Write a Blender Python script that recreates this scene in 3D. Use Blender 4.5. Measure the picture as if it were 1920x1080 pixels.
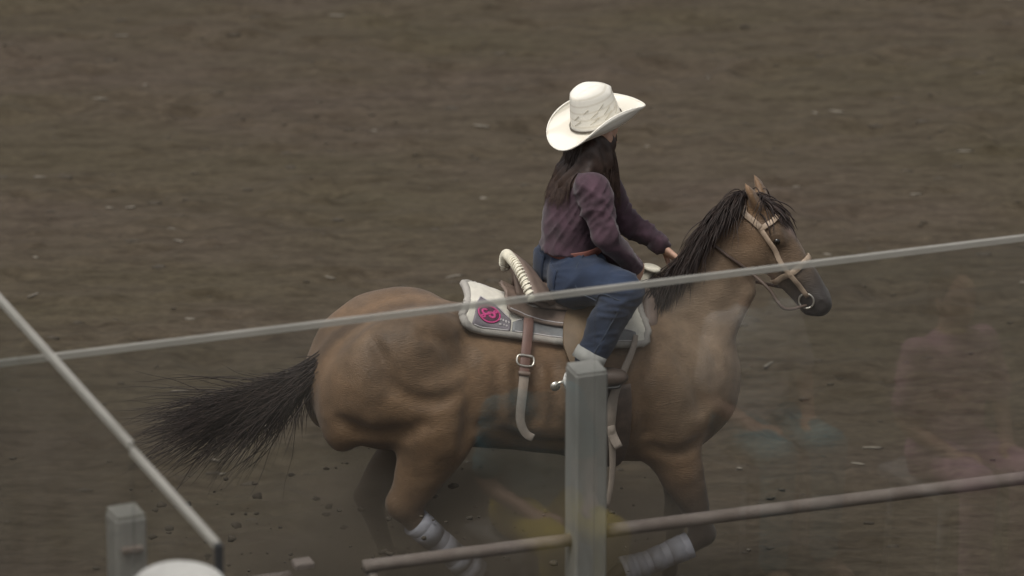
import bpy, math, random
import numpy as np
from mathutils import Vector, Matrix

for _o in list(bpy.data.objects):
    bpy.data.objects.remove(_o)
scene = bpy.context.scene
COL = scene.collection
rng = np.random.RandomState(7)
random.seed(7)

# ------------------------------------------------------------------ camera
PITCH = math.radians(21.0)
DIST = 24.0
AIM = np.array([0.0, 0.0, 1.51])
FWD = np.array([0.0, math.cos(PITCH), -math.sin(PITCH)])
UP = np.array([0.0, math.sin(PITCH), math.cos(PITCH)])
RIGHT = np.array([1.0, 0.0, 0.0])
CAM = AIM - FWD * DIST
cd = bpy.data.cameras.new('camera')
cd.lens = 216.0
cd.sensor_width = 36.0
cd.clip_start = 0.1
cd.clip_end = 3000.0
cd.dof.use_dof = True
cd.dof.focus_distance = DIST - 0.1
cd.dof.aperture_fstop = 2.5
cam = bpy.data.objects.new('camera', cd)
COL.objects.link(cam)
cam.location = CAM
cam.rotation_euler = (math.pi / 2 - PITCH, 0, 0)
scene.camera = cam

# ------------------------------------------------------------------ sky, sun, exposure
SUN_EL = math.radians(66)
SUN_AZ = math.radians(-150)         # from +Y towards +X
world = bpy.data.worlds.new('World')
scene.world = world
world.use_nodes = True
nt = world.node_tree
nt.nodes.clear()
sky = nt.nodes.new('ShaderNodeTexSky')
sky.sky_type = 'NISHITA'
sky.sun_disc = False
sky.sun_elevation = SUN_EL
sky.sun_rotation = SUN_AZ
sky.air_density = 1.0
sky.dust_density = 5.0
sky.ozone_density = 1.0
hs = nt.nodes.new('ShaderNodeHueSaturation')
hs.inputs['Saturation'].default_value = 0.18     # grey overcast
bg = nt.nodes.new('ShaderNodeBackground')
bg.inputs['Strength'].default_value = 0.11
wo = nt.nodes.new('ShaderNodeOutputWorld')
nt.links.new(sky.outputs[0], hs.inputs['Color'])
nt.links.new(hs.outputs[0], bg.inputs['Color'])
nt.links.new(bg.outputs[0], wo.inputs['Surface'])
sl = bpy.data.lights.new('sun', 'SUN')
sl.energy = 1.5
sl.angle = math.radians(22)
sl.color = (1.0, 0.95, 0.88)
sun = bpy.data.objects.new('sun', sl)
COL.objects.link(sun)
sd = Vector((math.sin(SUN_AZ) * math.cos(SUN_EL), math.cos(SUN_AZ) * math.cos(SUN_EL), math.sin(SUN_EL)))
sun.rotation_euler = sd.to_track_quat('Z', 'Y').to_euler()
sun.location = (-4, -8, 16)
scene.view_settings.view_transform = 'Standard'
scene.view_settings.look = 'None'
scene.view_settings.exposure = 0.30
scene.view_settings.gamma = 1.0
scene.view_settings.use_curve_mapping = False
scene.cycles.max_bounces = 6
scene.cycles.transparent_max_bounces = 12
scene.cycles.caustics_reflective = False
scene.cycles.caustics_refractive = False

# ------------------------------------------------------------------ helpers: photo sight lines
YAW = math.radians(17.0)            # the horse gallops a little away from us
CY, SY = math.cos(YAW), math.sin(YAW)


def to_local(p):
    p = np.asarray(p, float)
    return np.stack([p[..., 0] * CY + p[..., 1] * SY, -p[..., 0] * SY + p[..., 1] * CY, p[..., 2]], -1)


def to_world(p):
    p = np.asarray(p, float)
    return np.stack([p[..., 0] * CY - p[..., 1] * SY, p[..., 0] * SY + p[..., 1] * CY, p[..., 2]], -1)


def sight(px, py):
    s = 1.0 / (480.0 * DIST)
    return FWD + RIGHT * (px - 960) * s + UP * (540 - py) * s


CAM_L = to_local(CAM)


def H(px, py, y=0.0):
    """horse-local point on the plane y = const on a sight line"""
    d = to_local(sight(px, py))
    t = (y - CAM_L[1]) / d[1]
    return CAM_L + d * t


def vlen(a):
    return np.sqrt((a * a).sum(-1))


def unit(a):
    a = np.asarray(a, float)
    return a / np.maximum(vlen(a)[..., None] if a.ndim > 1 else vlen(a), 1e-9)


def crom(P, n):
    """Catmull-Rom resample of rows of P to n rows"""
    P = np.asarray(P, float)
    m = len(P)
    if m == 2:
        t = np.linspace(0, 1, n)[:, None]
        return P[0] * (1 - t) + P[1] * t
    E = np.vstack([2 * P[0] - P[1], P, 2 * P[-1] - P[-2]])
    ts = np.linspace(0, m - 1, n)
    out = []
    for t in ts:
        i = min(int(t), m - 2)
        f = t - i
        a, b, c, d = E[i], E[i + 1], E[i + 2], E[i + 3]
        out.append(0.5 * (2 * b + (c - a) * f + (2 * a - 5 * b + 4 * c - d) * f * f + (3 * b - a - 3 * c + d) * f ** 3))
    return np.array(out)


# ------------------------------------------------------------------ implicit bodies
class Field:
    def __init__(self, lo, hi, h):
        self.lo = np.array(lo, float)
        self.h = h
        self.n = np.ceil((np.array(hi) - self.lo) / h).astype(int) + 1
        self.ax = [self.lo[i] + h * np.arange(self.n[i]) for i in range(3)]
        self.F = np.full(self.n, 0.25, np.float32)

    def sl(self, lo, hi, pad):
        a = np.clip(((np.asarray(lo) - pad - self.lo) / self.h).astype(int), 0, self.n - 1)
        b = np.clip(((np.asarray(hi) + pad - self.lo) / self.h).astype(int) + 2, 1, self.n)
        b = np.maximum(b, a + 1)
        return tuple(slice(a[i], b[i]) for i in range(3))

    def grid(self, s):
        return np.meshgrid(self.ax[0][s[0]], self.ax[1][s[1]], self.ax[2][s[2]], indexing='ij', sparse=True)

    def blend(self, s, d, k):
        a = self.F[s]
        h = np.clip(0.5 + 0.5 * (a - d) / k, 0, 1)
        self.F[s] = (a * (1 - h) + d * h - k * h * (1 - h)).astype(np.float32)

    def carve(self, s, d, k):
        a = self.F[s]
        d = -d
        h = np.clip(0.5 - 0.5 * (a - d) / k, 0, 1)
        self.F[s] = (a * (1 - h) + d * h + k * h * (1 - h)).astype(np.float32)

    def ell(self, c, r, k=0.04, rot=(0, 0, 0), carve=False):
        c = np.asarray(c, float)
        r = np.asarray(r, float)
        M = rot if isinstance(rot, np.ndarray) else np.array(Matrix.Rotation(rot[2], 3, 'Z') @ Matrix.Rotation(rot[1], 3, 'Y') @ Matrix.Rotation(rot[0], 3, 'X'))
        e = np.sqrt(((M * r) ** 2).sum(1))
        s = self.sl(c - e, c + e, 0.07 + k)
        X, Y, Z = self.grid(s)
        X, Y, Z = X - c[0], Y - c[1], Z - c[2]
        q = [M[0, i] * X + M[1, i] * Y + M[2, i] * Z for i in range(3)]
        k0 = np.sqrt(sum((q[i] / r[i]) ** 2 for i in range(3)))
        k1 = np.sqrt(sum((q[i] / r[i] ** 2) ** 2 for i in range(3))) + 1e-9
        d = k0 * (k0 - 1) / k1
        d = np.where(k0 < 0.05, -r.min(), d)
        (self.carve if carve else self.blend)(s, d, k)

    def loft(self, P, ru, rv, k=0.04, lat=(0, 1, 0), n=None, carve=False):
        P = np.asarray(P, float)
        Q = np.column_stack([P, np.broadcast_to(ru, len(P)), np.broadcast_to(rv, len(P))])
        n = n or max(3, 5 * (len(P) - 1) + 1)
        Q = crom(Q, n)
        Q[:, 3:] = np.maximum(Q[:, 3:], 0.002)
        R = Q[:, 3:].max(1)
        s = self.sl((Q[:, :3] - R[:, None]).min(0), (Q[:, :3] + R[:, None]).max(0), 0.07 + k)
        shape = [x.stop - x.start for x in s]
        D = np.full(shape, 9.0)
        lat = np.asarray(lat, float)
        for i in range(n - 1):
            a, b = Q[i, :3], Q[i + 1, :3]
            r = max(R[i], R[i + 1])
            s2 = self.sl(np.minimum(a, b) - r, np.maximum(a, b) + r, 0.07 + k)
            X, Y, Z = self.grid(s2)
            ab = b - a
            L2 = (ab * ab).sum() + 1e-12
            dr = ab / math.sqrt(L2)
            X, Y, Z = X - a[0], Y - a[1], Z - a[2]
            w = X * dr[0] + Y * dr[1] + Z * dr[2]
            L = math.sqrt(L2)
            t = np.clip(w / L, 0, 1)
            ww = w - t * L
            lt = lat - dr * (lat @ dr)
            lt = lt / np.linalg.norm(lt)
            nn = np.cross(lt, dr)
            u = X * nn[0] + Y * nn[1] + Z * nn[2]
            v = X * lt[0] + Y * lt[1] + Z * lt[2]
            cu = Q[i, 3] * (1 - t) + Q[i + 1, 3] * t
            cv = Q[i, 4] * (1 - t) + Q[i + 1, 4] * t
            cw = np.minimum(cu, cv)
            k0 = np.sqrt((u / cu) ** 2 + (v / cv) ** 2 + (ww / cw) ** 2)
            k1 = np.sqrt((u / cu ** 2) ** 2 + (v / cv ** 2) ** 2 + (ww / cw ** 2) ** 2) + 1e-9
            d = np.where(k0 < 0.05, -cw, k0 * (k0 - 1) / k1)
            s3 = tuple(slice(s2[j].start - s[j].start, s2[j].stop - s[j].start) for j in range(3))
            # clip to the temp array
            s3c = tuple(slice(max(0, q.start), min(shape[j], q.stop)) for j, q in enumerate(s3))
            off = tuple(slice(s3c[j].start - s3[j].start, s3c[j].stop - s3[j].start) for j in range(3))
            D[s3c] = np.minimum(D[s3c], d[off])
        (self.carve if carve else self.blend)(s, D, k)

    # sampling -----------------------------------------------------
    def at(self, p):
        p = np.asarray(p, float)
        g = (p - self.lo) / self.h
        g = np.clip(g, 0, self.n - 1.001)
        i = g.astype(int)
        f = g - i
        r = 0
        for dx in (0, 1):
            for dy in (0, 1):
                for dz in (0, 1):
                    w = (f[..., 0] if dx else 1 - f[..., 0]) * (f[..., 1] if dy else 1 - f[..., 1]) * (f[..., 2] if dz else 1 - f[..., 2])
                    r = r + w * self.F[i[..., 0] + dx, i[..., 1] + dy, i[..., 2] + dz]
        return r

    def grad(self, p):
        e = 1.2 * self.h
        p = np.asarray(p, float)
        g = []
        for i in range(3):
            o = np.zeros(3)
            o[i] = e
            g.append((self.at(p + o) - self.at(p - o)) / (2 * e))
        return np.stack(g, -1)

    def snap(self, p, off=0.0, it=6):
        p = np.array(p, float)
        for _ in range(it):
            g = self.grad(p)
            g2 = np.maximum((g * g).sum(-1), 0.15)
            p = p + g * np.clip((off - self.at(p)) / g2, -0.05, 0.05)[..., None]
        return p

    def push(self, p, off=0.0, it=4):
        """move only those points that are deeper than off"""
        q = self.snap(p, off, it)
        m = (self.at(p) < off)[..., None]
        return np.where(m, q, p)

    def hit(self, px, py, off=0.0):
        d = to_local(sight(px, py))
        t = np.arange(22.8, 25.4, 0.004)
        P = CAM_L + d * t[:, None]
        v = self.at(P)
        j = np.where(v < off)[0]
        if len(j) == 0:
            j = [int(np.argmin(v))]
        return P[j[0]]

    def mesh(self):
        F = self.F
        S = F < 0
        nx, ny, nz = F.shape
        c = [S[i:nx - 1 + i, j:ny - 1 + j, k:nz - 1 + k] for i in (0, 1) for j in (0, 1) for k in (0, 1)]
        sm = sum(x.astype(np.int8) for x in c)
        act = (sm > 0) & (sm < 8)
        idx = np.full(act.shape, -1, np.int64)
        I = np.argwhere(act)
        idx[act] = np.arange(len(I))
        acc = np.zeros((len(I), 3))
        cnt = np.zeros(len(I))
        cor = [np.array((i, j, k)) for i in (0, 1) for j in (0, 1) for k in (0, 1)]
        val = [F[I[:, 0] + q[0], I[:, 1] + q[1], I[:, 2] + q[2]] for q in cor]
        for a in range(8):
            for b in range(a + 1, 8):
                if abs(cor[a] - cor[b]).sum() != 1:
                    continue
                m = (val[a] < 0) != (val[b] < 0)
                t = np.where(m, val[a] / np.where(m, val[a] - val[b], 1), 0)
                acc += np.where(m[:, None], cor[a] + t[:, None] * (cor[b] - cor[a]), 0)
                cnt += m
        V = self.lo + self.h * (I + acc / cnt[:, None])
        faces = []
        for ax in range(3):
            sa = [slice(1, -1)] * 3
            sb = [slice(1, -1)] * 3
            sa[ax] = slice(0, -1)
            sb[ax] = slice(1, None)
            A, B = S[tuple(sa)], S[tuple(sb)]
            o = np.array([1, 1, 1])
            o[ax] = 0
            u, v = (ax + 1) % 3, (ax + 2) % 3
            for flip in (False, True):
                E = np.argwhere((A & ~B) if not flip else (~A & B)) + o
                if len(E) == 0:
                    continue
                du = np.zeros(3, int); du[u] = 1
                dv = np.zeros(3, int); dv[v] = 1
                q = [E - du - dv, E - dv, E, E - du]
                q = [idx[x[:, 0], x[:, 1], x[:, 2]] for x in q]
                if flip:
                    q = q[::-1]
                faces.append(np.stack(q, 1))
        return V, np.vstack(faces)


def vnormals(V, Fc):
    a, b, c = V[Fc[:, 0]], V[Fc[:, 1]], V[Fc[:, 2]]
    fn = np.cross(b - a, c - a)
    N = np.zeros_like(V)
    for i in range(Fc.shape[1]):
        np.add.at(N, Fc[:, i], fn)
    return unit(N)


def relax(V, Fc, it=2, lam=0.5):
    n = len(V)
    e = np.vstack([Fc[:, [i, (i + 1) % 4]] for i in range(4)])
    e = np.vstack([e, e[:, ::-1]])
    cnt = np.bincount(e[:, 0], minlength=n).astype(float)
    for _ in range(it):
        s = np.stack([np.bincount(e[:, 0], weights=V[e[:, 1], j], minlength=n) for j in range(3)], 1)
        V = V + lam * (s / cnt[:, None] - V)
    return V


# ------------------------------------------------------------------ lattice noise
class Noise:
    def __init__(self, seed, n=256):
        self.n = n
        self.g = np.random.RandomState(seed).rand(n, n)

    def __call__(self, x, y):
        i, j = np.floor(x).astype(int), np.floor(y).astype(int)
        fx, fy = x - i, y - j
        fx, fy = fx * fx * (3 - 2 * fx), fy * fy * (3 - 2 * fy)
        n, g = self.n, self.g
        a, b = g[i % n, j % n], g[(i + 1) % n, j % n]
        c, d = g[i % n, (j + 1) % n], g[(i + 1) % n, (j + 1) % n]
        return (a * (1 - fx) + b * fx) * (1 - fy) + (c * (1 - fx) + d * fx) * fy - 0.5


def noise3(P, freq, seed):
    """cheap smooth 3-D noise: sum of random plane waves"""
    r = np.random.RandomState(seed)
    out = 0
    for _ in range(9):
        d = unit(r.randn(3)) * freq * r.uniform(0.6, 1.5)
        out = out + np.sin(P @ d * 2 * math.pi + r.uniform(0, 6.28))
    return out / 4.5


# ------------------------------------------------------------------ object helpers
def link(o):
    COL.objects.link(o)
    return o


def tag(o, label, cat, group=None):
    o['label'] = label
    o['category'] = cat
    if group:
        o['group'] = group
    return o


def mesh_data(name, V, Fc, mat, smooth=True, colors=None):
    me = bpy.data.meshes.new(name)
    me.from_pydata([tuple(v) for v in np.asarray(V, float)], [], [tuple(int(i) for i in f) for f in Fc])
    if smooth:
        me.polygons.foreach_set('use_smooth', [True] * len(me.polygons))
    if mat:
        me.materials.append(mat)
    if colors is not None:
        ca = me.color_attributes.new('coat', 'FLOAT_COLOR', 'POINT')
        c = np.column_stack([colors, np.ones(len(colors))]).astype(np.float32)
        ca.data.foreach_set('color', c.ravel())
    me.update()
    return me


class Thing:
    """an Empty at the thing's base, turned with the horse if local"""
    def __init__(self, name, label, cat, base=(0, 0, 0), local=True, group=None):
        self.base = np.array(base, float)
        self.local = local
        self.o = bpy.data.objects.new(name, None)
        self.o.empty_display_size = 0.1
        link(self.o)
        self.o.location = to_world(self.base) if local else self.base
        self.o.rotation_euler = (0, 0, YAW if local else 0)
        tag(self.o, label, cat, group)

    def part(self, name, V, Fc, mat, parent=None, smooth=True, colors=None, label=None):
        me = mesh_data(name, np.asarray(V, float) - self.base, Fc, mat, smooth, colors)
        o = bpy.data.objects.new(name, me)
        link(o)
        o.parent = parent or self.o
        if label:
            o['label'] = label
        return o


class MB:
    """collects verts and faces"""
    def __init__(self):
        self.V = []
        self.F = []
        self.n = 0

    def add(self, V, Fc):
        V = np.asarray(V, float)
        self.V.append(V)
        self.F += [tuple(int(i) + self.n for i in f) for f in Fc]
        self.n += len(V)
        return self

    def get(self):
        return np.vstack(self.V), self.F


def frames(P, up=None):
    P = np.asarray(P, float)
    T = np.gradient(P, axis=0)
    T = unit(T)
    if up is None:
        n = np.cross(T[0], [0.3, 0.5, 0.8])
        N = [n / np.linalg.norm(n)]
        for i in range(1, len(P)):
            v = N[-1] - T[i] * (N[-1] @ T[i])
            N.append(v / max(np.linalg.norm(v), 1e-9))
        N = np.array(N)
    else:
        up = np.broadcast_to(np.asarray(up, float), P.shape)
        N = up - T * (up * T).sum(1)[:, None]
        N = unit(N)
    return T, N, np.cross(T, N)


def tube(P, r, sides=10, caps=True):
    P = np.asarray(P, float)
    r = np.broadcast_to(r, len(P))
    T, N, B = frames(P)
    a = np.arange(sides) * 2 * math.pi / sides
    V = P[:, None] + r[:, None, None] * (np.cos(a)[None, :, None] * N[:, None] + np.sin(a)[None, :, None] * B[:, None])
    Fc = []
    for i in range(len(P) - 1):
        for j in range(sides):
            k = (j + 1) % sides
            Fc.append((i * sides + j, i * sides + k, (i + 1) * sides + k, (i + 1) * sides + j))
    if caps:
        Fc.append(tuple(range(sides))[::-1])
        Fc.append(tuple((len(P) - 1) * sides + j for j in range(sides)))
    return V.reshape(-1, 3), Fc


def strap(P, N, w, th):
    """flat band with thickness; N = outward normals"""
    P = np.asarray(P, float)
    T, N, B = frames(P, N)
    w = np.broadcast_to(w, len(P))[:, None] / 2
    e = 0.25 * th
    prof = [(-1, 0, 0), (-1, th - e, 0), (-1, th, e), (1, th, -e), (1, th - e, 0), (1, 0, 0)]
    V = np.stack([P + B * (w * s + c) + N * h for s, h, c in prof], 1)
    m = len(prof)
    Fc = []
    for i in range(len(P) - 1):
        for j in range(m):
            k = (j + 1) % m
            Fc.append((i * m + j, (i + 1) * m + j, (i + 1) * m + k, i * m + k))
    Fc.append(tuple(range(m)))
    Fc.append(tuple((len(P) - 1) * m + j for j in range(m))[::-1])
    return V.reshape(-1, 3), Fc


def box(lo, hi, bev=0.0):
    lo, hi = np.array(lo, float), np.array(hi, float)
    c, s = (lo + hi) / 2, (hi - lo) / 2
    if bev <= 0:
        V = [c + s * np.array(q) for q in ((-1, -1, -1), (1, -1, -1), (1, 1, -1), (-1, 1, -1), (-1, -1, 1), (1, -1, 1), (1, 1, 1), (-1, 1, 1))]
        return np.array(V), [(3, 2, 1, 0), (4, 5, 6, 7), (0, 1, 5, 4), (1, 2, 6, 5), (2, 3, 7, 6), (3, 0, 4, 7)]
    # octagonal-cornered box: bevel vertical edges and the top rim
    x, y = s[0], s[1]
    b = bev
    ring = [(-x + b, -y), (x - b, -y), (x, -y + b), (x, y - b), (x - b, y), (-x + b, y), (-x, y - b), (-x, -y + b)]
    rin = [(np.sign(a) * (abs(a) - b * 0.7), np.sign(q) * (abs(q) - b * 0.7)) for a, q in ring]
    V = []
    for z, rr in ((-s[2] , ring), (s[2] - b, ring), (s[2], rin)):
        V += [c + np.array((a, q, z)) for a, q in rr]
    Fc = []
    for l in range(2):
        for j in range(8):
            k = (j + 1) % 8
            Fc.append((l * 8 + j, l * 8 + k, l * 8 + 8 + k, l * 8 + 8 + j))
    Fc.append(tuple(range(8))[::-1])
    Fc.append(tuple(range(16, 24)))
    return np.array(V), Fc


def grid_shell(top, th, N):
    """closed thin shell from a grid of points (m,n,3) with normals N"""
    m, n = top.shape[:2]
    V = np.vstack([(top).reshape(-1, 3), (top - N * th).reshape(-1, 3)])
    o = m * n
    Fc = []
    for i in range(m - 1):
        for j in range(n - 1):
            a, b, c, d = i * n + j, (i + 1) * n + j, (i + 1) * n + j + 1, i * n + j + 1
            Fc.append((a, b, c, d))
            Fc.append((o + d, o + c, o + b, o + a))
    for i in range(m - 1):
        for j in (0, n - 1):
            a, b = i * n + j, (i + 1) * n + j
            Fc.append((a, o + a, o + b, b) if j == 0 else (b, o + b, o + a, a))
    for j in range(n - 1):
        for i in (0, m - 1):
            a, b = i * n + j, i * n + j + 1
            Fc.append((b, o + b, o + a, a) if i == 0 else (a, o + a, o + b, b))
    return V, Fc


# ------------------------------------------------------------------ materials
def newmat(name):
    m = bpy.data.materials.new(name)
    m.use_nodes = True
    return m, m.node_tree, m.node_tree.nodes['Principled BSDF']


def mat(name, col, rough=0.7, var=0.25, scale=12.0, bump=0.0, bscale=200.0, stretch=(1, 1, 1), metal=0.0, sheen=0.0,
        spec=0.5, col2=None, detail=5.0, bdist=0.004):
    m, t, b = newmat(name)
    L = t.links.new
    tc = t.nodes.new('ShaderNodeTexCoord')
    mp = t.nodes.new('ShaderNodeMapping')
    mp.inputs['Scale'].default_value = stretch
    L(tc.outputs['Object'], mp.inputs['Vector'])
    nz = t.nodes.new('ShaderNodeTexNoise')
    nz.inputs['Scale'].default_value = scale
    nz.inputs['Detail'].default_value = detail
    nz.inputs['Roughness'].default_value = 0.6
    L(mp.outputs[0], nz.inputs['Vector'])
    rp = t.nodes.new('ShaderNodeValToRGB')
    c = np.array(col)
    c2 = np.array(col2) if col2 is not None else np.clip(c * (1 + var), 0, 0.95)
    rp.color_ramp.elements[0].position = 0.32
    rp.color_ramp.elements[1].position = 0.68
    rp.color_ramp.elements[0].color = (*(c * (1 - var) if col2 is None else c), 1)
    rp.color_ramp.elements[1].color = (*c2, 1)
    L(nz.outputs['Fac'], rp.inputs['Fac'])
    L(rp.outputs[0], b.inputs['Base Color'])
    b.inputs['Roughness'].default_value = rough
    b.inputs['Metallic'].default_value = metal
    b.inputs['Specular IOR Level'].default_value = spec
    if sheen:
        b.inputs['Sheen Weight'].default_value = sheen
        b.inputs['Sheen Roughness'].default_value = 0.5
    if bump:
        n2 = t.nodes.new('ShaderNodeTexNoise')
        n2.inputs['Scale'].default_value = bscale
        n2.inputs['Detail'].default_value = 4
        L(mp.outputs[0], n2.inputs['Vector'])
        bp = t.nodes.new('ShaderNodeBump')
        bp.inputs['Strength'].default_value = bump
        bp.inputs['Distance'].default_value = bdist
        L(n2.outputs['Fac'], bp.inputs['Height'])
        L(bp.outputs[0], b.inputs['Normal'])
    return m


def coat_mat():
    m, t, b = newmat('horse_coat')
    L = t.links.new
    at = t.nodes.new('ShaderNodeAttribute')
    at.attribute_name = 'coat'
    tc = t.nodes.new('ShaderNodeTexCoord')
    nz = t.nodes.new('ShaderNodeTexNoise')
    nz.inputs['Scale'].default_value = 7
    nz.inputs['Detail'].default_value = 6
    nz.inputs['Roughness'].default_value = 0.65
    L(tc.outputs['Object'], nz.inputs['Vector'])
    mr = t.nodes.new('ShaderNodeMapRange')
    mr.inputs['From Min'].default_value = 0.3
    mr.inputs['From Max'].default_value = 0.7
    mr.inputs['To Min'].default_value = 0.62
    mr.inputs['To Max'].default_value = 1.32
    L(nz.outputs['Fac'], mr.inputs['Value'])
    # short hair: stretched fine noise
    mp = t.nodes.new('ShaderNodeMapping')
    mp.inputs['Scale'].default_value = (45, 240, 240)
    mp.inputs['Rotation'].default_value = (0, 0.5, 0)
    L(tc.outputs['Object'], mp.inputs['Vector'])
    hz = t.nodes.new('ShaderNodeTexNoise')
    hz.inputs['Scale'].default_value = 1.0
    hz.inputs['Detail'].default_value = 3
    L(mp.outputs[0], hz.inputs['Vector'])
    m2 = t.nodes.new('ShaderNodeMapRange')
    m2.inputs['To Min'].default_value = 0.75
    m2.inputs['To Max'].default_value = 1.25
    L(hz.outputs['Fac'], m2.inputs['Value'])
    mu = t.nodes.new('ShaderNodeMath')
    mu.operation = 'MULTIPLY'
    L(mr.outputs[0], mu.inputs[0])
    L(m2.outputs[0], mu.inputs[1])
    vm = t.nodes.new('ShaderNodeVectorMath')
    vm.operation = 'SCALE'
    L(at.outputs['Color'], vm.inputs[0])
    L(mu.outputs[0], vm.inputs['Scale'])
    L(vm.outputs[0], b.inputs['Base Color'])
    bp = t.nodes.new('ShaderNodeBump')
    bp.inputs['Strength'].default_value = 0.6
    bp.inputs['Distance'].default_value = 0.005
    L(hz.outputs['Fac'], bp.inputs['Height'])
    L(bp.outputs[0], b.inputs['Normal'])
    b.inputs['Roughness'].default_value = 0.50
    b.inputs['Specular IOR Level'].default_value = 0.30
    b.inputs['Sheen Weight'].default_value = 0.12
    return m


def dirt_mat():
    m, t, b = newmat('arena_dirt')
    L = t.links.new
    tc = t.nodes.new('ShaderNodeTexCoord')

    def nz(sc, scale, detail=6, rough=0.6, rot=0.0):
        mp = t.nodes.new('ShaderNodeMapping')
        mp.inputs['Scale'].default_value = sc
        mp.inputs['Rotation'].default_value = (0, 0, rot)
        L(tc.outputs['Object'], mp.inputs['Vector'])
        n = t.nodes.new('ShaderNodeTexNoise')
        n.inputs['Scale'].default_value = scale
        n.inputs['Detail'].default_value = detail
        n.inputs['Roughness'].default_value = rough
        L(mp.outputs[0], n.inputs['Vector'])
        return n.outputs['Fac']

    def ramp(fac, p0, c0, p1, c1):
        r = t.nodes.new('ShaderNodeValToRGB')
        r.color_ramp.elements[0].position = p0
        r.color_ramp.elements[1].position = p1
        r.color_ramp.elements[0].color = (*c0, 1)
        r.color_ramp.elements[1].color = (*c1, 1)
        L(fac, r.inputs['Fac'])
        return r.outputs[0]

    def mul(a, c):
        x = t.nodes.new('ShaderNodeMix')
        x.data_type = 'RGBA'
        x.blend_type = 'MULTIPLY'
        x.inputs['Factor'].default_value = 1.0
        L(a, x.inputs['A'])
        L(c, x.inputs['B'])
        return x.outputs['Result']

    big = ramp(nz((0.5, 1.0, 1), 0.55, 3), 0.35, (0.060, 0.0495, 0.0315), 0.65, (0.068, 0.0525, 0.040))
    streak = ramp(nz((0.9, 3.2, 1), 4.6, 7, 0.72, 0.06), 0.34, (0.64, 0.62, 0.59), 0.56, (1.05, 1.05, 1.05))
    fine = ramp(nz((0.8, 1.7, 1), 24, 7, 0.75), 0.3, (0.66, 0.66, 0.66), 0.7, (1.30, 1.30, 1.30))
    col = mul(mul(big, streak), fine)
    L(col, b.inputs['Base Color'])
    b.inputs['Roughness'].default_value = 0.95
    b.inputs['Specular IOR Level'].default_value = 0.15
    bp = t.nodes.new('ShaderNodeBump')
    bp.inputs['Strength'].default_value = 0.42
    bp.inputs['Distance'].default_value = 0.02
    L(nz((0.8, 2.0, 1), 13, 6, 0.65), bp.inputs['Height'])
    L(bp.outputs[0], b.inputs['Normal'])
    return m


def glass_mat():
    m, t, b = newmat('fence_glass')
    t.nodes.remove(b)
    out = t.nodes['Material Output']
    L = t.links.new
    tr = t.nodes.new('ShaderNodeBsdfTransparent')
    tr.inputs['Color'].default_value = (0.90, 0.905, 0.90, 1)
    gl = t.nodes.new('ShaderNodeBsdfGlossy')
    gl.inputs['Roughness'].default_value = 0.03
    fr = t.nodes.new('ShaderNodeFresnel')
    fr.inputs['IOR'].default_value = 1.5
    m1 = t.nodes.new('ShaderNodeMixShader')
    ge = t.nodes.new('ShaderNodeNewGeometry')
    iv = t.nodes.new('ShaderNodeMath')
    iv.operation = 'SUBTRACT'
    iv.inputs[0].default_value = 1.0
    L(ge.outputs['Backfacing'], iv.inputs[1])
    f2 = t.nodes.new('ShaderNodeMath')
    f2.operation = 'MULTIPLY'
    L(fr.outputs[0], f2.inputs[0])
    L(iv.outputs[0], f2.inputs[1])
    f3 = t.nodes.new('ShaderNodeMath')
    f3.operation = 'MULTIPLY'
    f3.use_clamp = True
    f3.inputs[1].default_value = 2.2
    L(f2.outputs[0], f3.inputs[0])
    f4 = t.nodes.new('ShaderNodeMath')
    f4.operation = 'MINIMUM'
    f4.inputs[1].default_value = 0.17
    L(f3.outputs[0], f4.inputs[0])
    L(f4.outputs[0], m1.inputs[0])
    L(tr.outputs[0], m1.inputs[1])
    L(gl.outputs[0], m1.inputs[2])
    # arena dust settled on the pane
    df = t.nodes.new('ShaderNodeBsdfDiffuse')
    df.inputs['Color'].default_value = (0.42, 0.38, 0.33, 1)
    tc = t.nodes.new('ShaderNodeTexCoord')
    nz = t.nodes.new('ShaderNodeTexNoise')
    nz.inputs['Scale'].default_value = 2.2
    nz.inputs['Detail'].default_value = 4
    L(tc.outputs['Object'], nz.inputs['Vector'])
    mr = t.nodes.new('ShaderNodeMapRange')
    mr.inputs['From Min'].default_value = 0.35
    mr.inputs['From Max'].default_value = 0.75
    mr.inputs['To Min'].default_value = 0.006
    mr.inputs['To Max'].default_value = 0.042
    L(nz.outputs['Fac'], mr.inputs['Value'])
    m2 = t.nodes.new('ShaderNodeMixShader')
    L(mr.outputs[0], m2.inputs[0])
    L(m1.outputs[0], m2.inputs[1])
    L(df.outputs[0], m2.inputs[2])
    L(m2.outputs[0], out.inputs['Surface'])
    return m


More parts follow.
